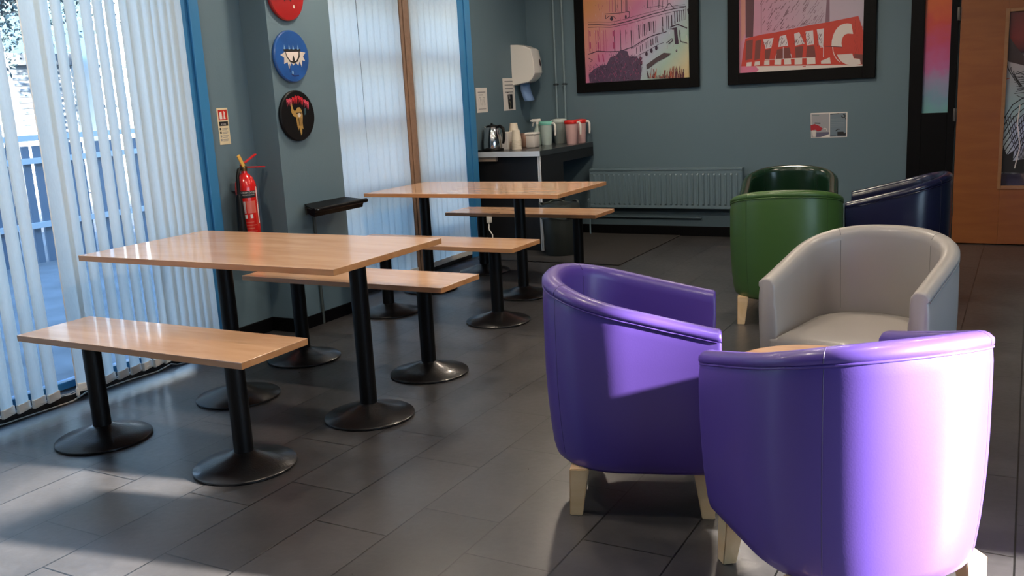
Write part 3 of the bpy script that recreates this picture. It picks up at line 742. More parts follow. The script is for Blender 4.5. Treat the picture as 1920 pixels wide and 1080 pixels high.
A.poly([(190, 790), (215, 600), (240, 460), (430, 412), (600, 385), (1000, 300), (1185, 270), (1585, 190), (1650, 390), (1650, 780)], red)
for P_ in ([(450, 470), (575, 450), (548, 570), (480, 582)], [(650, 432), (722, 415), (750, 545), (630, 560)], [(820, 402), (880, 382), (945, 520), (832, 545)], [(955, 377), (1045, 360), (1057, 528), (972, 540)], [(1090, 350), (1176, 338), (1165, 560), (1116, 538)]):
    A.poly(P_, pale)
    xs = [q[0] for q in P_]; ysq = [q[1] for q in P_]
    for k in range(9):
        x = rg.uniform(min(xs)+10, max(xs)-12); y = rg.uniform(min(ysq)+20, max(ysq)-50); A.line([(x, y), (x-16, y+38)], 5, mar)
for P_ in ([(472, 595), (545, 578), (525, 705), (470, 705)], [(615, 590), (765, 562), (790, 690), (600, 705)], [(830, 562), (930, 545), (915, 690), (838, 690)], [(975, 550), (1060, 540), (1078, 680), (960, 690)], [(250, 490), (330, 470), (320, 700), (240, 720)], [(360, 490), (430, 470), (410, 700), (345, 720)]): A.poly(P_, dkr)
for P_ in ([(352, 735), (412, 730), (410, 775), (345, 785)], [(465, 722), (526, 718), (525, 772), (462, 775)], [(590, 712), (668, 705), (665, 770), (585, 770)], [(700, 706), (780, 700), (785, 765), (702, 768)], [(826, 700), (915, 695), (915, 765), (826, 768)], [(968, 692), (1070, 684), (1075, 760), (970, 766)], [(1140, 725), (1245, 682), (1258, 758), (1140, 760)], [(255, 745), (315, 738), (310, 788), (250, 790)]): A.poly(P_, grd)
A.line([(470, 712), (1070, 684)], 7, grd); A.line([(1130, 560), (1170, 560), (1168, 680)], 9, pale); A.line([(690, 560), (690, 700)], 7, pale); A.line([(780, 640), (790, 690)], 6, pale); A.line([(610, 640), (590, 720)], 6, pale)
A.poly([(1502, 284), (1460, 278), (1420, 281), (1378, 296), (1340, 325), (1308, 368), (1284, 420), (1269, 485), (1264, 550), (1392, 560), (1384, 515), (1390, 470), (1402, 438), (1424, 412), (1460, 400), (1522, 404)], grd)
A.line([(1278, 560), (1284, 610), (1300, 660), (1330, 708), (1372, 742)], 9, grd)
A.poly([(1330, 650), (1512, 638), (1530, 695), (1605, 702), (1612, 762), (1540, 772), (1480, 772), (1430, 762), (1385, 735), (1350, 695)], grd)
A.line([(1395, 560), (1180, 550)], 8, mar); A.poly([(1535, 640), (1650, 650), (1650, 770), (1620, 760), (1600, 700), (1535, 690)], dkr)
for k in range(40):
    x = rg.uniform(1530, 1640); y = rg.uniform(230, 620); A.line([(x, y), (x+rg.uniform(-6, 6), y+rg.uniform(20, 60))], 3, flat('red_dark', (150, 38, 28)))
A.poly([(185, 878), (188, 792), (900, 780), (1650, 768), (1650, 792)], grd); A.poly([(185, 878), (188, 792), (360, 788), (400, 830), (360, 868)], flat('pink_wash', (200, 110, 140)))
A.line([(920, 792), (960, 788)], 8, red)
A.done('ink_drawing', p2)
# printed panel in the door
dp_ = empty('dummy'); bpy.data.objects.remove(dp_)
b = bmesh.new(); box(b, vx0, .25, YB-.035, YB-.025, vz0, 1.79)
for v in b.verts: v.co -= DR.location
new_obj('picture_panel', b, gradient_material('door_panel_wash', [(0, (30, 30, 32)), (.05, (35, 35, 38)), (.10, (215, 222, 222)), (.45, (180, 212, 220)), (.70, (210, 200, 205)), (.76, (60, 40, 42)), (.85, (150, 60, 50)), (1, (120, 45, 40))], (.12, 0, 1), .465, 1.78, .10, 6, .25, .4), DR)
A = Art(lambda u, v: on_y(1860+u/2.85, v/2.85, YB-.036), (0, -1, 0))
for k in range(9):
    A.line([(170, 520+k*30), (110+k*2, 560+k*34), (60, 640+k*36)], 5, INK)
for k in range(8): A.line([(70+k*14, 620), (95+k*12, 720), (150+k*6, 860)], 4, INK)
for r_ in (60, 75, 95): A.line([(175-r_*math.cos(a/6), 450+r_*1.2*math.sin(a/6-1.2)) for a in range(-2, 9)], 5, INK)
for k in range(14):
    y_ = 380+k*10; A.line([(125+rg.uniform(-10, 10), y_), (172, y_+rg.uniform(-20, 20))], 3, INK)
A.poly([(48, 870), (60, 780), (80, 830), (120, 800), (110, 860), (172, 850), (172, 925), (48, 920)], INK)
A.poly([(75, 60), (100, 80), (95, 200), (130, 250), (172, 300), (172, 350), (90, 330), (72, 300)], mat('ink_brown2', (.03, .012, .01), .4))
A.line([(150, 560), (135, 660), (150, 780), (120, 900)], 6, PAPER)
A.line([(66, 425), (95, 418)], 4, flat('rust', (165, 85, 60)))
A.done('ink_drawing', DR)
# wall card
root = empty('wall_notice', on_y(1554, 260, YB)); tag(root, 'small landscape notice card with a red picture on the back wall', 'notice')
cc = lambda u, v: on_y(1500+u/12, 190+v/12, YB-.002)
A = Art(cc, (0, -1, 0))
b = bmesh.new(); prism(b, [on_y(1500+u/12, 190+v/12, YB-.0022) for u, v in ((240, 265), (1067, 238), (1057, 802), (250, 826))], Vector((0, .002, 0)))
for v in b.verts: v.co -= root.location
new_obj('card', b, PAPER, root)
A.poly([(255, 285), (655, 270), (650, 810), (258, 815)], flat('card_grey', (150, 150, 155))); A.poly([(675, 275), (1045, 258), (1038, 790), (672, 800)], flat('card_blue', (105, 120, 132)))
A.poly([(240, 620), (240, 540), (330, 510), (430, 550), (510, 610), (470, 660), (400, 680), (350, 640), (250, 660)], flat('card_red', (160, 30, 45)))
A.poly([(265, 650), (360, 660), (350, 800), (290, 800)], flat('card_pale', (205, 200, 195))); A.poly([(370, 700), (650, 690), (650, 740), (470, 800), (360, 810)], flat('card_violet', (90, 88, 110))); A.poly([(460, 810), (650, 740), (650, 812)], PAPER)
A.line([(330, 490), (460, 495)], 22, INK); A.line([(270, 320), (430, 315)], 18, flat('card_teal', (110, 125, 125)))
A.poly([(840, 685), (975, 680), (1000, 720), (1035, 700), (1030, 770), (840, 775)], INK); A.line([(680, 290), (880, 275)], 18, INK); A.line([(930, 320), (960, 370), (1010, 355), (1015, 310), (970, 290)], 22, INK); A.line([(800, 670), (850, 625), (890, 630)], 20, INK); A.line([(1020, 380), (1040, 400)], 20, INK); A.line([(680, 780), (810, 780)], 18, flat('card_dark', (60, 65, 78)))
A.line([(520, 620), (560, 600), (600, 620), (600, 665)], 10, PAPER)
for k in range(5): A.line([(690, 400+k*40), (1000, 392+k*40)], 5, flat('card_line', (130, 142, 152)))
A.done('printed_picture', root)

# papers on the niche wall
def paper(px0, py0, px1, py1, label, draw):
    a = on_x(px0, py0, XC+.002); c = on_x(px1, py1, XC+.002)
    root = empty('paper_notice', (XC, (a.y+c.y)/2, c.z)); tag(root, label, 'notice', 'paper notices on the niche wall')
    b = bmesh.new(); box(b, XC+.0005, XC+.002, a.y, c.y, c.z, a.z)
    for v in b.verts: v.co -= root.location
    new_obj('sheet', b, PAPER, root)
    A = Art(lambda u, v: Vector((XC+.002, a.y+(c.y-a.y)*u, a.z+(c.z-a.z)*v)), (1, 0, 0)); draw(A); A.done('print', root)
def d1(A):
    for k in range(4):
        A.line([(.15, .1+.11*k), (.85, .1+.11*k)], .035, GREYINK)
    A.line([(.3, .45), (.45, .45)], .03, INK)
    A.poly([(.35, .50), (.78, .50), (.78, .96), (.4, .96)], INK); A.poly([(.42, .53), (.55, .53), (.58, .62), (.5, .66)], GREYINK); A.line([(.5, .7), (.62, .8), (.5, .95)], .05, flat('olive', (120, 115, 90)))
def d2(A):
    A.line([(.15, .18), (.85, .18)], .04, GREYINK); A.line([(.2, .29), (.6, .29)], .03, GREYINK); A.line([(.15, .86), (.85, .86)], .03, GREYINK)
    for x in (.25, .6): A.line([(x, .4), (x+.15, .4), (x+.1, .55), (x+.2, .7)], .02, GREYINK)
    for k in range(4): A.line([(.2+.15*k, .45), (.22+.15*k, .72)], .015, GREYINK)
paper(892, 165, 915, 210, 'smaller plain paper notice left of the towel dispenser', d2)
paper(942, 147, 967, 206, 'taller paper notice with a dark photo, just under the towel dispenser', d1)

# paper towel dispenser (profile runs out from the wall)
dy0, dy1 = 7.97, 8.16
root = empty('towel_dispenser', (XC, (dy0+dy1)/2, 1.45)); tag(root, 'white plastic paper towel dispenser on the wall above the kettle', 'towel dispenser')
b = bmesh.new(); hw = (dy1-dy0)/2
prof = [(0, .0), (.0, .375), (.07, .372), (.15, .352), (.21, .325), (.235, .20), (.240, .105), (.215, .055), (.175, .025), (.08, .012)]
cx, cz = .11, .19
rows = []
for yy, s in ((-hw, .97), (-hw+.006, 1.0), (hw-.05, 1.0), (hw-.008, .93), (hw, .88)):
    rows.append([Vector((max(0, cx+(x-cx)*s) if x > 0 else 0, yy, cz+(z-cz)*s)) for x, z in prof])
V = grid(b, rows, closev=True); b.faces.new(V[0][::-1]); b.faces.new(V[-1])
new_obj('housing', b, WHITEP, root, smooth=28)
b = bmesh.new(); lathe(b, [(0, .004), (.012, .003), (.014, 0), (0, 0)], 20, mtx=Matrix.Translation((.2365, .035, .20)) @ Matrix.Rotation(R(83), 4, 'Y') @ Matrix.Scale(2.6, 4, (1, 0, 0))); new_obj('window_slot', b, mat('smoky_plastic', (.03, .01, .012), .2), root, smooth=40)
b = bmesh.new(); rows = []
for z, x, tw in ((.02, .075, 0), (-.04, .08, .004), (-.09, .095, .01), (-.13, .11, .012), (-.15, .12, .015)):
    rows.append([Vector((x-.03, -.03, z)), Vector((x+tw, -.02, z)), Vector((x+.025, .02, z)), Vector((x+.035, .05, z+.01))])
grid(b, rows); o = new_obj('paper_towel', b, mat('blue_paper', (.16, .27, .48), .7), root, smooth=60)
md = o.modifiers.new('s', 'SOLIDIFY'); md.thickness = .003

# ------------------------------------------------------------------ discs on the pier
def wall_disc(cy, cz, rad, m, label, draw):
    rad = .152
    root = empty('wall_disc', (XP, cy, cz)); tag(root, label, 'wall art', 'painted discs on the wall pier')
    b = bmesh.new(); lathe(b, [(0, 0), (rad-.006, 0), (rad, .006), (rad, .018), (rad-.006, .024), (0, .0245)], 64, mtx=Matrix.Rotation(R(90), 4, 'Y')); new_obj('disc', b, m, root, smooth=30)
    A = Art(lambda u, v: Vector((XP+.0248, cy+u*rad, cz+v*rad)), (1, 0, 0)); draw(A); A.done('painted_design', root)
gold, white_, dblue, skyb = flat('gold_paint', (165, 130, 70)), flat('cream_paint', (200, 190, 180)), flat('deep_blue', (18, 35, 90)), flat('light_blue', (120, 160, 200))
def dred(A):
    A.poly([(-.55, .2), (-.4, -.25), (-.3, .0), (-.15, -.3), (0, 0), (.2, -.3), (.3, .0), (.5, -.2), (.6, .3)], INK)
    A.poly([(-.2, .1), (-.05, -.18), (.25, -.15), (.2, .1)], white_); A.disc(.35, -.45, .05, .07, white_)
def dblu(A):
    A.poly([(-.7, .05), (-.5, .12), (-.45, .15), (.5, .18), (.78, .15), (.62, 0), (.72, -.18), (.55, -.15), (.5, -.42), (.38, -.2), (.3, -.35), (.15, -.25), (.0, -.35), (-.1, -.25), (-.25, -.48), (-.32, -.22), (-.52, -.3), (-.48, -.05)], white_)
    A.poly([(-.42, .22), (.45, .24), (.42, -.02), (.28, -.2), (.05, -.28), (-.18, -.22), (-.35, -.02)], INK); A.poly([(-.36, .16), (.38, .18), (.34, 0), (.22, -.15), (.05, -.21), (-.15, -.16), (-.3, 0)], flat('eye_cream', (222, 208, 200)))
    A.line([(-.48, .23), (.5, .25)], .08, INK); A.disc(.05, -.14, .07, .1, INK); A.poly([(0, -.06), (.05, .05), (.1, -.06)], INK)
    for x in (-.42, -.15, .08, .35): A.poly([(x-.04, .27), (x, .45), (x+.06, .27)], skyb)
    A.line([(-.15, -.68), (.0, -.76), (.28, -.74)], .05, dblue); A.disc(-.07, -.62, .045, .08, skyb); A.line([(-.2, -.3), (-.22, -.6)], .03, dblue)
def dblk(A):
    pink = flat('pink_paint', (205, 75, 95)); rdd = flat('red_paint', (190, 30, 45)); x = -.62
    for k, ch in enumerate('IIARKDIT'):
        c = pink if k in (0, 1, 6, 7) else rdd; t = .66-.09*math.cos(k/1.2)+.02*k*(-1)
        A.poly([(x, t+.1), (x+.07, t+.12), (x+.03, t-.22)], c)
        A.poly([(x+.08, t+.1), (x+.15, t+.08), (x+.10, t-.16-(k % 2)*.08)], c); A.line([(x+.02, t+.04), (x+.13, t-.02)], .05, c)
        x += .165
    A.poly([(-.38, .45), (-.33, .50), (-.28, .28), (-.2, .18), (-.12, .22), (-.02, .32), (.12, .32), (.22, .2), (.25, .0), (.2, -.3), (.22, -.55), (.15, -.5), (.12, -.72), (.05, -.78), (.02, -.62), (-.03, -.45), (-.06, -.58), (-.12, -.4), (-.15, -.05), (-.28, -.02), (-.4, .15)], gold)
    A.line([(-.12, .1), (.2, .1)], .035, INK); A.disc(.05, .02, .09, .08, white_); A.line([(.0, -.1), (.02, -.4)], .03, INK); A.poly([(.35, .25), (.48, .3), (.46, .05), (.36, .0)], flat('teal_paint', (45, 75, 85)))
    for k in range(8): A.line([(-.1+.04*k, -.1), (-.08+.035*k, -.4)], .015, flat('brown_paint', (95, 70, 35)))
BD = mat('blue_disc_paint', lin((32, 80, 145)), .3, coat=.4, var=.25, vscale=5)
wall_disc(4.436, 2.022, .158, mat('red_disc_paint', lin((150, 14, 18)), .3, coat=.4), 'red painted disc, topmost on the wall pier', dred)
wall_disc(4.434, 1.665, .158, BD, 'blue painted disc with a single white eye, in the middle of three', dblu)
wall_disc(4.436, 1.315, .158, mat('black_disc_paint', (.004, .004, .005), .45, spec=.2), 'black painted disc with pink lettering and a gold figure, lowest of three', dblk)

# ------------------------------------------------------------------ fold-down black ledge on the pier
a = on_x(592, 397, -3.72); c = on_x(680, 378, -3.72)
root = empty('wall_ledge', (XP, 4.55, .74)); tag(root, 'black narrow ledge bracketed to the wall pier above the table', 'shelf')
b = bmesh.new()
prism(b, [Vector((XP, 4.44, .775)), Vector((-3.73, 4.30, .765)), Vector((-3.73, 4.80, .765)), Vector((XP, 4.83, .775))], Vector((0, 0, -.006)))
for v in b.verts: v.co -= root.location
new_obj('ledge_board', b, BLACKP, root)
b = bmesh.new(); prism(b, [Vector((-3.73, 4.32, .755)), Vector((-3.745, 4.32, .715)), Vector((-3.80, 4.32, .735)), Vector((-3.80, 4.32, .765))], Vector((0, .47, 0)))
for v in b.verts: v.co -= root.location
new_obj('under_tray', b, BLACKP, root)
b = bmesh.new(); tube(b, [Vector((-3.725, 4.295, .757))-root.location, Vector((-3.725, 4.81, .757))-root.location], .014, 14); new_obj('front_roll', b, BLACKP, root, smooth=50)
b = bmesh.new(); box(b, 0, .012, -.11, .27, -.03, .02, .002); new_obj('wall_plate', b, mat('dark_green_plate', (.03, .035, .033), .5), root)
b = bmesh.new(); tube(b, [(.015, -.05, .0), (.015, -.05, -.74)], .009, 8); new_obj('conduit', b, mat('conduit_paint', (.05, .065, .065), .5), root, smooth=50)
b = bmesh.new(); lathe(b, [(0, .006), (.006, .005), (.007, 0)], 12, mtx=Matrix.Translation((.215, -.235, .018))); new_obj('screw', b, CHROME, root, smooth=40)

# ------------------------------------------------------------------ fire extinguisher and its sign
EXX, EXY = XA+.10, 4.085
q0 = on_x(452, 430, EXX)
root = empty('fire_extinguisher', (EXX, 4.06, .52)); tag(root, 'red fire extinguisher with black horn hanging on the wall by the blue frame', 'fire extinguisher')
b = bmesh.new(); lathe(b, [(0, 0), (.058, 0), (.062, .006), (.062, .40), (.058, .43), (.045, .46), (.028, .478), (.018, .485), (.018, .50), (0, .50)], 40); new_obj('cylinder', b, REDP, root, smooth=40)
b = bmesh.new(); lathe(b, [(.016, .495), (.020, .50), (.020, .525), (.012, .53), (.012, .545), (0, .545)], 20); new_obj('valve_head', b, mat('brass', (.35, .25, .12), .3, 1), root, smooth=40)
b = bmesh.new()
box(b, -.010, .010, -.02, .135, .515, .522, .002, mtx=Matrix.Rotation(R(-4), 4, 'X')); box(b, -.010, .010, -.02, .12, .0, .007, .002, mtx=Matrix.Translation((0, 0, .535)) @ Matrix.Rotation(R(24), 4, 'X'))
new_obj('squeeze_handle', b, REDP, root)
b = bmesh.new(); box(b, -.004, .004, -.010, .012, 0, .075, .002, mtx=Matrix.Translation((.012, -.01, .525)) @ Matrix.Rotation(R(28), 4, 'X')); new_obj('safety_tag', b, mat('yellow_tag', (.75, .42, .08), .5), root)
b = bmesh.new(); tube(b, [(0, -.015, .515), (.02, -.06, .51), (.03, -.085, .47), (.03, -.088, .41), (.03, -.09, .36)], .010, 10); new_obj('hose', b, METB, root, smooth=60)
b = bmesh.new(); lathe(b, [(.012, .37), (.018, .35), (.030, .10), (.034, .08), (0, .08)], 24, (.03, -.092, 0)); new_obj('discharge_horn', b, METB, root, smooth=40)
for zz in (.38, .05): b = bmesh.new(); box(b, -.10, -.055, -.02, .02, zz, zz+.05, .003); new_obj('wall_bracket', b, STEEL, root)
# label wrapped on the cylinder facing the room
def cyl_patch(name, a0, a1, z0, z1, m, r=.0625):
    b = bmesh.new(); rows = []
    for z in (z0, z1): rows.append([Vector((r*math.cos(R(a0+(a1-a0)*k/14)), r*math.sin(R(a0+(a1-a0)*k/14)), z)) for k in range(15)])
    grid(b, rows); return new_obj(name, b, m, root, smooth=60)
cyl_patch('label_band', -95, 8, .345, .385, INK, .0627)
cyl_patch('label_stripe', 14, 24, .19, .405, PAPER, .0627)
cyl_patch('label_box', -82, -55, .255, .325, flat('label_grey', (190, 175, 175)), .0627)
cyl_patch('label_text_block', -50, 0, .255, .325, flat('label_faded_red', (205, 95, 80)), .0627)
for k in range(6): cyl_patch('label_line', -85, -5+(k % 2)*-15, .11+.018*k, .114+.018*k, flat('label_faded_red', (205, 95, 80)), .0627)
for a_ in (-66, -36): cyl_patch('label_pictogram', a_, a_+14, .225, .247, PAPER, .0628)
def text_mesh(s, size, m, parent, f, name='lettering'):
    cu = bpy.data.curves.new('t', 'FONT'); cu.body = s; cu.size = size; cu.align_x = 'CENTER'; cu.resolution_u = 2
    to = bpy.data.objects.new('t', cu); col.objects.link(to); bpy.context.view_layer.update()
    me = bpy.data.meshes.new_from_object(to.evaluated_get(bpy.context.evaluated_depsgraph_get())); bpy.data.objects.remove(to)
    for v in me.vertices: v.co = f(v.co.x, v.co.y)
    me.materials.clear(); me.materials.append(m); o = bpy.data.objects.new(name, me); col.objects.link(o); o.parent = parent; return o
def oncyl(z0, ac=-34):
    def g(x, y):
        a = R(ac)+x/.0629; return Vector((.0630*math.cos(a), .0630*math.sin(a), z0+y))
    return g
text_mesh('CARBON DIOXIDE', .0135, PAPER, root, oncyl(.371))
text_mesh('FIRE EXTINGUISHER', .0085, PAPER, root, oncyl(.3585))
a = on_x(406, 203, XA+.002); c = on_x(433, 270, XA+.002)
root = empty('fire_safety_sign', (XA, (a.y+c.y)/2, c.z)); tag(root, 'narrow cream sign with red pictogram above the fire extinguisher', 'sign')
SH = a.z-c.z; SW = .085; yc = (a.y+c.y)/2
b = bmesh.new(); box(b, 0, .002, -SW/2, SW/2, 0, SH, .0005); new_obj('sign_plate', b, mat('cream_plastic', lin((215, 200, 165)), .45), root)
A = Art(lambda u, v: Vector((XA+.002, yc+(u-.5)*SW, c.z+SH*(1-v))), (1, 0, 0))
rr = flat('sign_red2', (190, 40, 25)); A.poly([(.1, .05), (.92, .05), (.92, .33), (.1, .33)], rr)
A.poly([(.2, .12), (.42, .10), (.45, .30), (.2, .30)], PAPER); A.poly([(.62, .08), (.72, .12), (.68, .2), (.75, .3), (.55, .3), (.6, .2)], PAPER)
A.poly([(.1, .37), (.92, .37), (.92, .49), (.1, .49)], INK)
for k in range(4):
    A.line([(.3, .56+.1*k), (.85, .56+.1*k)], .015, GREYINK); A.line([(.3, .60+.1*k), (.75, .60+.1*k)], .015, GREYINK); A.poly([(.1, .54+.1*k), (.24, .54+.1*k), (.24, .60+.1*k), (.1, .60+.1*k)], INK if k < 2 else GREYINK)
A.done('sign_print', root)
tt = text_mesh('CO2', .012, PAPER, root, lambda x, y: Vector((.0028, x*1.5, SH*(1-.46)+y)))

# ------------------------------------------------------------------ kettle counter in the corner
CZ = .886; cx0, cx1, cy0 = XC+.002, -3.66, 7.16
root = empty('counter', (cx1, cy0, 0)); tag(root, 'dark counter with white front edge holding the kettle in the corner', 'counter')
def CB(name, m, *bx, lab=None, **k):
    b = bmesh.new()
    for q in bx: box(b, *q, **k)
    for v in b.verts: v.co -= root.location
    o = new_obj(name, b, m, root)
    if lab: o['label'] = lab
    return o
DKC = mat('charcoal_laminate', (.022, .024, .028), .28, coat=.3); 
CB('worktop', DKC, (cx0, cx1, cy0+.004, YB-.02, CZ-.045, CZ), bev=.002)
CB('front_edge', mat('white_edge', (.62, .68, .74), .35), (cx0, cx1, cy0, cy0+.004, CZ-.045, CZ), lab='white front edge')
CB('side_panel', mat('black_panel', (.006, .006, .008), .5), (cx1-.022, cx1-.002, cy0+.03, 7.62, 0, CZ-.045))
CB('shade_panel', mat('black_panel', (0, 0, 0)), (cx0, cx1-.03, 7.24, 7.26, 0, CZ-.045))  # black sheet brought forward, stands in for shade in the open space below
CB('side_rail', mat('black_panel', (0, 0, 0)), (cx1-.022, cx1-.002, 7.62, YB-.02, CZ-.13, CZ-.045))
CB('support_batten', mat('beige_batten', (.42, .33, .26), .6), (cx0, cx0+.22, cy0+.03, cy0+.06, CZ-.085, CZ-.045))
b = bmesh.new()
for dx in (-.028, -.012): tube(b, [Vector((cx1+dx, cy0+.022, .02))-root.location, Vector((cx1+dx, cy0+.022, CZ-.045))-root.location], .008, 10)
new_obj('leg_trim', b, mat('satin_white', (.6, .62, .64), .25, coat=.4), root, smooth=50)
# kettle
kx, ky = -4.215, 7.335
root = empty('kettle', (kx, ky, CZ), R(-10)); root.scale = (1.1, 1.1, 1.05); tag(root, 'polished steel electric kettle with black handle at the left of the counter', 'kettle')
b = bmesh.new(); lathe(b, [(0, .0), (.088, .0), (.090, .008), (.086, .016), (.0, .018)], 36); new_obj('power_base', b, METB, root, smooth=40)
b = bmesh.new(); lathe(b, [(0, .02), (.076, .02), (.078, .03), (.074, .09), (.062, .16), (.050, .195), (.047, .20), (0, .20)], 40); new_obj('body', b, CHROME, root, smooth=40)
b = bmesh.new(); lathe(b, [(.049, .198), (.045, .21), (.02, .219), (0, .22)], 30); lathe(b, [(.008, .218), (.010, .228), (0, .233)], 16); new_obj('lid', b, METB, root, smooth=40)
b = bmesh.new(); tube(b, [(.045, 0, .195), (.085, 0, .205), (.115, 0, .185), (.122, 0, .14), (.118, 0, .09), (.108, 0, .06)], [.012, .014, .014, .013, .012, .010], 12); new_obj('handle', b, METB, root, smooth=60)
b = bmesh.new(); tube(b, [(-.045, 0, .165), (-.065, 0, .185), (-.078, 0, .20)], [.022, .016, .011], 14); new_obj('spout', b, CHROME, root, smooth=50)
b = bmesh.new(); ro = root.location
tube(b, [Vector((kx-.07, ky-.03, CZ+.006)), Vector((XC+.03, 7.17, CZ+.008)), Vector((XC+.03, 7.145, CZ-.0)), Vector((XC+.04, 7.14, .6)), Vector((XC+.05, 7.14, .3)), Vector((XC+.04, 7.14, .22))], .006, 8)
o = new_obj('power_cable', b, METB, smooth=60); tag(o, 'black power cable hanging down the left end of the counter', 'cable')
# small white box behind the kettle
p = (-4.175, 7.46)
o = None; b = bmesh.new(); box(b, -.03, .03, -.05, .05, 0, .155, .003); o = new_obj('tea_box', b, PAPER, loc=(p[0]+.03, p[1]+.02, CZ)); tag(o, 'small white carton between the kettle and the paper cups', 'box')
# stacks of paper cups
CUPM = mat('cream_paper_cup', (.70, .62, .50), .5)
def cups(x, y, n, z0, label, group):
    for k in range(n):
        b = bmesh.new()
        pr_ = [(.045, 0), (.0465, .003), (.045, .006), (.0435, .010), (.034, .090), (.0, .090)]
        if k < n-1: pr_ = [(.045, 0), (.0465, .003), (.045, .006), (.0435, .010), (.0422, .0112), (0, .0112)]
        lathe(b, pr_, 28)
        where = 'topmost of' if k == n-1 else ('lowest of' if k == 0 else 'in the middle of')
        o = new_obj('paper_cup', b, CUPM, smooth=40, loc=(x, y, z0+k*.0115)); tag(o, 'cream paper cup %s %s' % (where, label), 'cup', group+(' middle' if 0 < k < n-1 else ''))
cups(-4.03, 7.44, 8, CZ, 'the shorter upside-down stack in front', 'cups in the shorter stack')
cups(-4.125, 7.575, 13, CZ, 'the taller upside-down stack behind', 'cups in the taller stack')
# tub with lid
root = empty('storage_tub', (-3.97, 7.64, CZ)); tag(root, 'small white plastic tub with rounded lid beside the cups', 'tub')
b = bmesh.new(); box(b, -.046, .046, -.055, .055, 0, .118, .012); new_obj('tub_body', b, mat('milky_plastic', (.60, .56, .52), .3), root, smooth=40)
b = bmesh.new(); box(b, -.052, .052, -.06, .06, .116, .138, .009); new_obj('tub_lid', b, WHITEP, root, smooth=40)
# brown jar behind the tub
o = None; b = bmesh.new(); lathe(b, [(0, 0), (.045, 0), (.047, .01), (.047, .10), (.042, .112), (.04, .125), (0, .125)], 30); o = new_obj('jar', b, mat('brown_jar', (.25, .15, .11), .35), smooth=40, loc=(-4.125, 7.78, CZ)); tag(o, 'brown jar half hidden behind the white tub', 'jar')
# spray bottles
def spray(x, y, rz, bodym, label, headm):
    root = empty('spray_bottle', (x, y, CZ), rz); tag(root, label, 'spray bottle', None)
    b = bmesh.new(); lathe(b, [(0, 0), (.040, 0), (.043, .006), (.043, .09), (.036, .13), (.018, .175), (.015, .20), (0, .20)], 28); new_obj('bottle', b, bodym, root, smooth=50)
    b = bmesh.new(); box(b, -.055, .035, -.013, .013, .215, .245, .007); lathe(b, [(.016, .195), (.016, .218)], 16); box(b, -.066, -.052, -.007, .007, .222, .238, .002); new_obj('spray_head', b, headm, root, smooth=40)
    b = bmesh.new(); tube(b, [(-.03, 0, .218), (-.042, 0, .20), (-.046, 0, .175)], [.006, .006, .004], 8); new_obj('trigger', b, headm, root, smooth=50)
spray(-4.10, 8.0, R(12), mat('clear_green_bottle', (.45, .55, .50), .2, coat=.4), 'white trigger spray bottle beside the green lidded jug', WHITEP)
# jugs
def jug(x, y, s, rz, bodym, lidm, label):
    root = empty('pitcher', (x, y, CZ), rz); tag(root, label, 'jug', 'plastic lidded jugs on the counter')
    b = bmesh.new(); lathe(b, [(0, 0), (.047*s, 0), (.049*s, .005), (.061*s, .19*s), (.062*s, .195*s), (.058*s, .195*s), (.045*s, .01), (0, .01)], 36); new_obj('jug_body', b, bodym, root, smooth=40)
    b = bmesh.new(); lathe(b, [(0, .185*s), (.063*s, .185*s), (.066*s, .19*s), (.066*s, .212*s), (.062*s, .218*s), (.03*s, .222*s), (0, .222*s)], 36); new_obj('lid', b, lidm, root, smooth=40)
    b = bmesh.new(); tube(b, [(.06*s, 0, .195*s), (.085*s, 0, .20*s), (.098*s, 0, .18*s), (.098*s, 0, .12*s), (.096*s, 0, .085*s)], [.010, .011, .011, .010, .008], 10); new_obj('handle', b, WHITEP, root, smooth=60)
FRO = mat('frosted_plastic', (.50, .60, .56), .35, alpha=1); FRP = mat('pink_frosted_plastic', (.66, .42, .40), .35)
jug(-3.998, 7.98, 1.0, R(-5), FRO, mat('mint_lid', lin((120, 195, 180)), .4), 'frosted plastic jug with mint green lid')
jug(-3.965, 8.205, 1.05, R(175), mat('smoky_jug', (.28, .33, .32), .3), mat('pale_lid', (.62, .70, .66), .4), 'frosted plastic jug with pale lid, behind the green and red ones')
jug(-3.772, 8.055, 1.0, R(-5), FRP, mat('red_lid', (.70, .025, .02), .35), 'pink frosted plastic jug with bright red lid, in front of its pair')
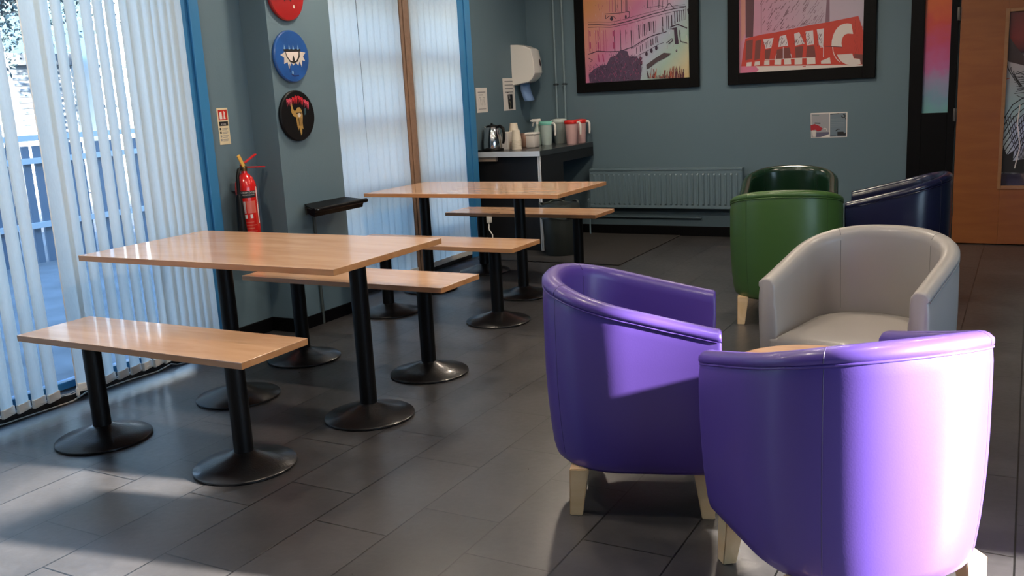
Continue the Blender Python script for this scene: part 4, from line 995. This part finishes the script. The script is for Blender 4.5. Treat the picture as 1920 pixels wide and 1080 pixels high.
jug(-3.755, 8.215, 1.0, R(0), FRP, mat('red_lid', (.70, .025, .02), .35), 'pink frosted plastic jug with red lid, hindmost against the wall')
# bin on the floor
root = empty('waste_bin', (-3.485, 7.14, 0)); tag(root, 'grey plastic waste bin with liner on the floor beside the counter', 'bin')
b = bmesh.new(); lathe(b, [(0, .004), (.125, .004), (.130, .012), (.160, .42), (.168, .425), (.168, .44), (.155, .44), (.125, .02), (0, .02)], 40); new_obj('bin_body', b, mat('grey_green_plastic', (.035, .042, .040), .35, coat=.1), root, smooth=40)
b = bmesh.new(); rows = []
for z, r_ in ((.445, .158), (.450, .172), (.40, .172), (.33, .168)): rows.append([Vector(((r_+.003*math.sin(9*a_))*math.cos(a_), (r_+.003*math.sin(7*a_))*math.sin(a_), z-.01*math.sin(5*a_))) for a_ in [2*math.pi*k/48 for k in range(48)]])
grid(b, rows, closev=True); new_obj('bin_liner', b, mat('liner_film', (.06, .07, .066), .3), root, smooth=60)
# dark door mat
o = None; b = bmesh.new(); box(b, -4.10, -2.80, 6.765, YB-.03, .0005, .008, .002); o = new_obj('floor_mat', b, mat('dark_mat_pile', (.020, .018, .017), .85, bump=.4, bscale=300)); tag(o, 'large dark floor mat in front of the radiator and counter', 'mat')
# cable along the big window and plug lead behind the far bench
b = bmesh.new(); pts = []
for k in range(60):
    t = k/59; pts.append((XA+.045+.012*math.sin(t*23)+.02*math.sin(t*7), 1.2+t*2.55, .006+.02*max(0, math.sin(t*31))**8))
tube(b, pts, .004, 6); o = new_obj('floor_cable', b, mat('pale_cable', (.45, .40, .36), .5), smooth=60); tag(o, 'thin pale cable lying along the foot of the big window', 'cable')
b = bmesh.new(); tube(b, [(-4.15, 7.08, .30), (-4.14, 7.05, .22), (-4.10, 7.04, .17), (-4.10, 7.03, .08), (-4.12, 7.02, .01)], .006, 8)
box(b, -4.17, -4.13, 7.05, 7.10, .27, .33, .005); o = new_obj('plug_lead', b, WHITEP, smooth=60); tag(o, 'white plug lead hanging beside the blue window jamb', 'cable')
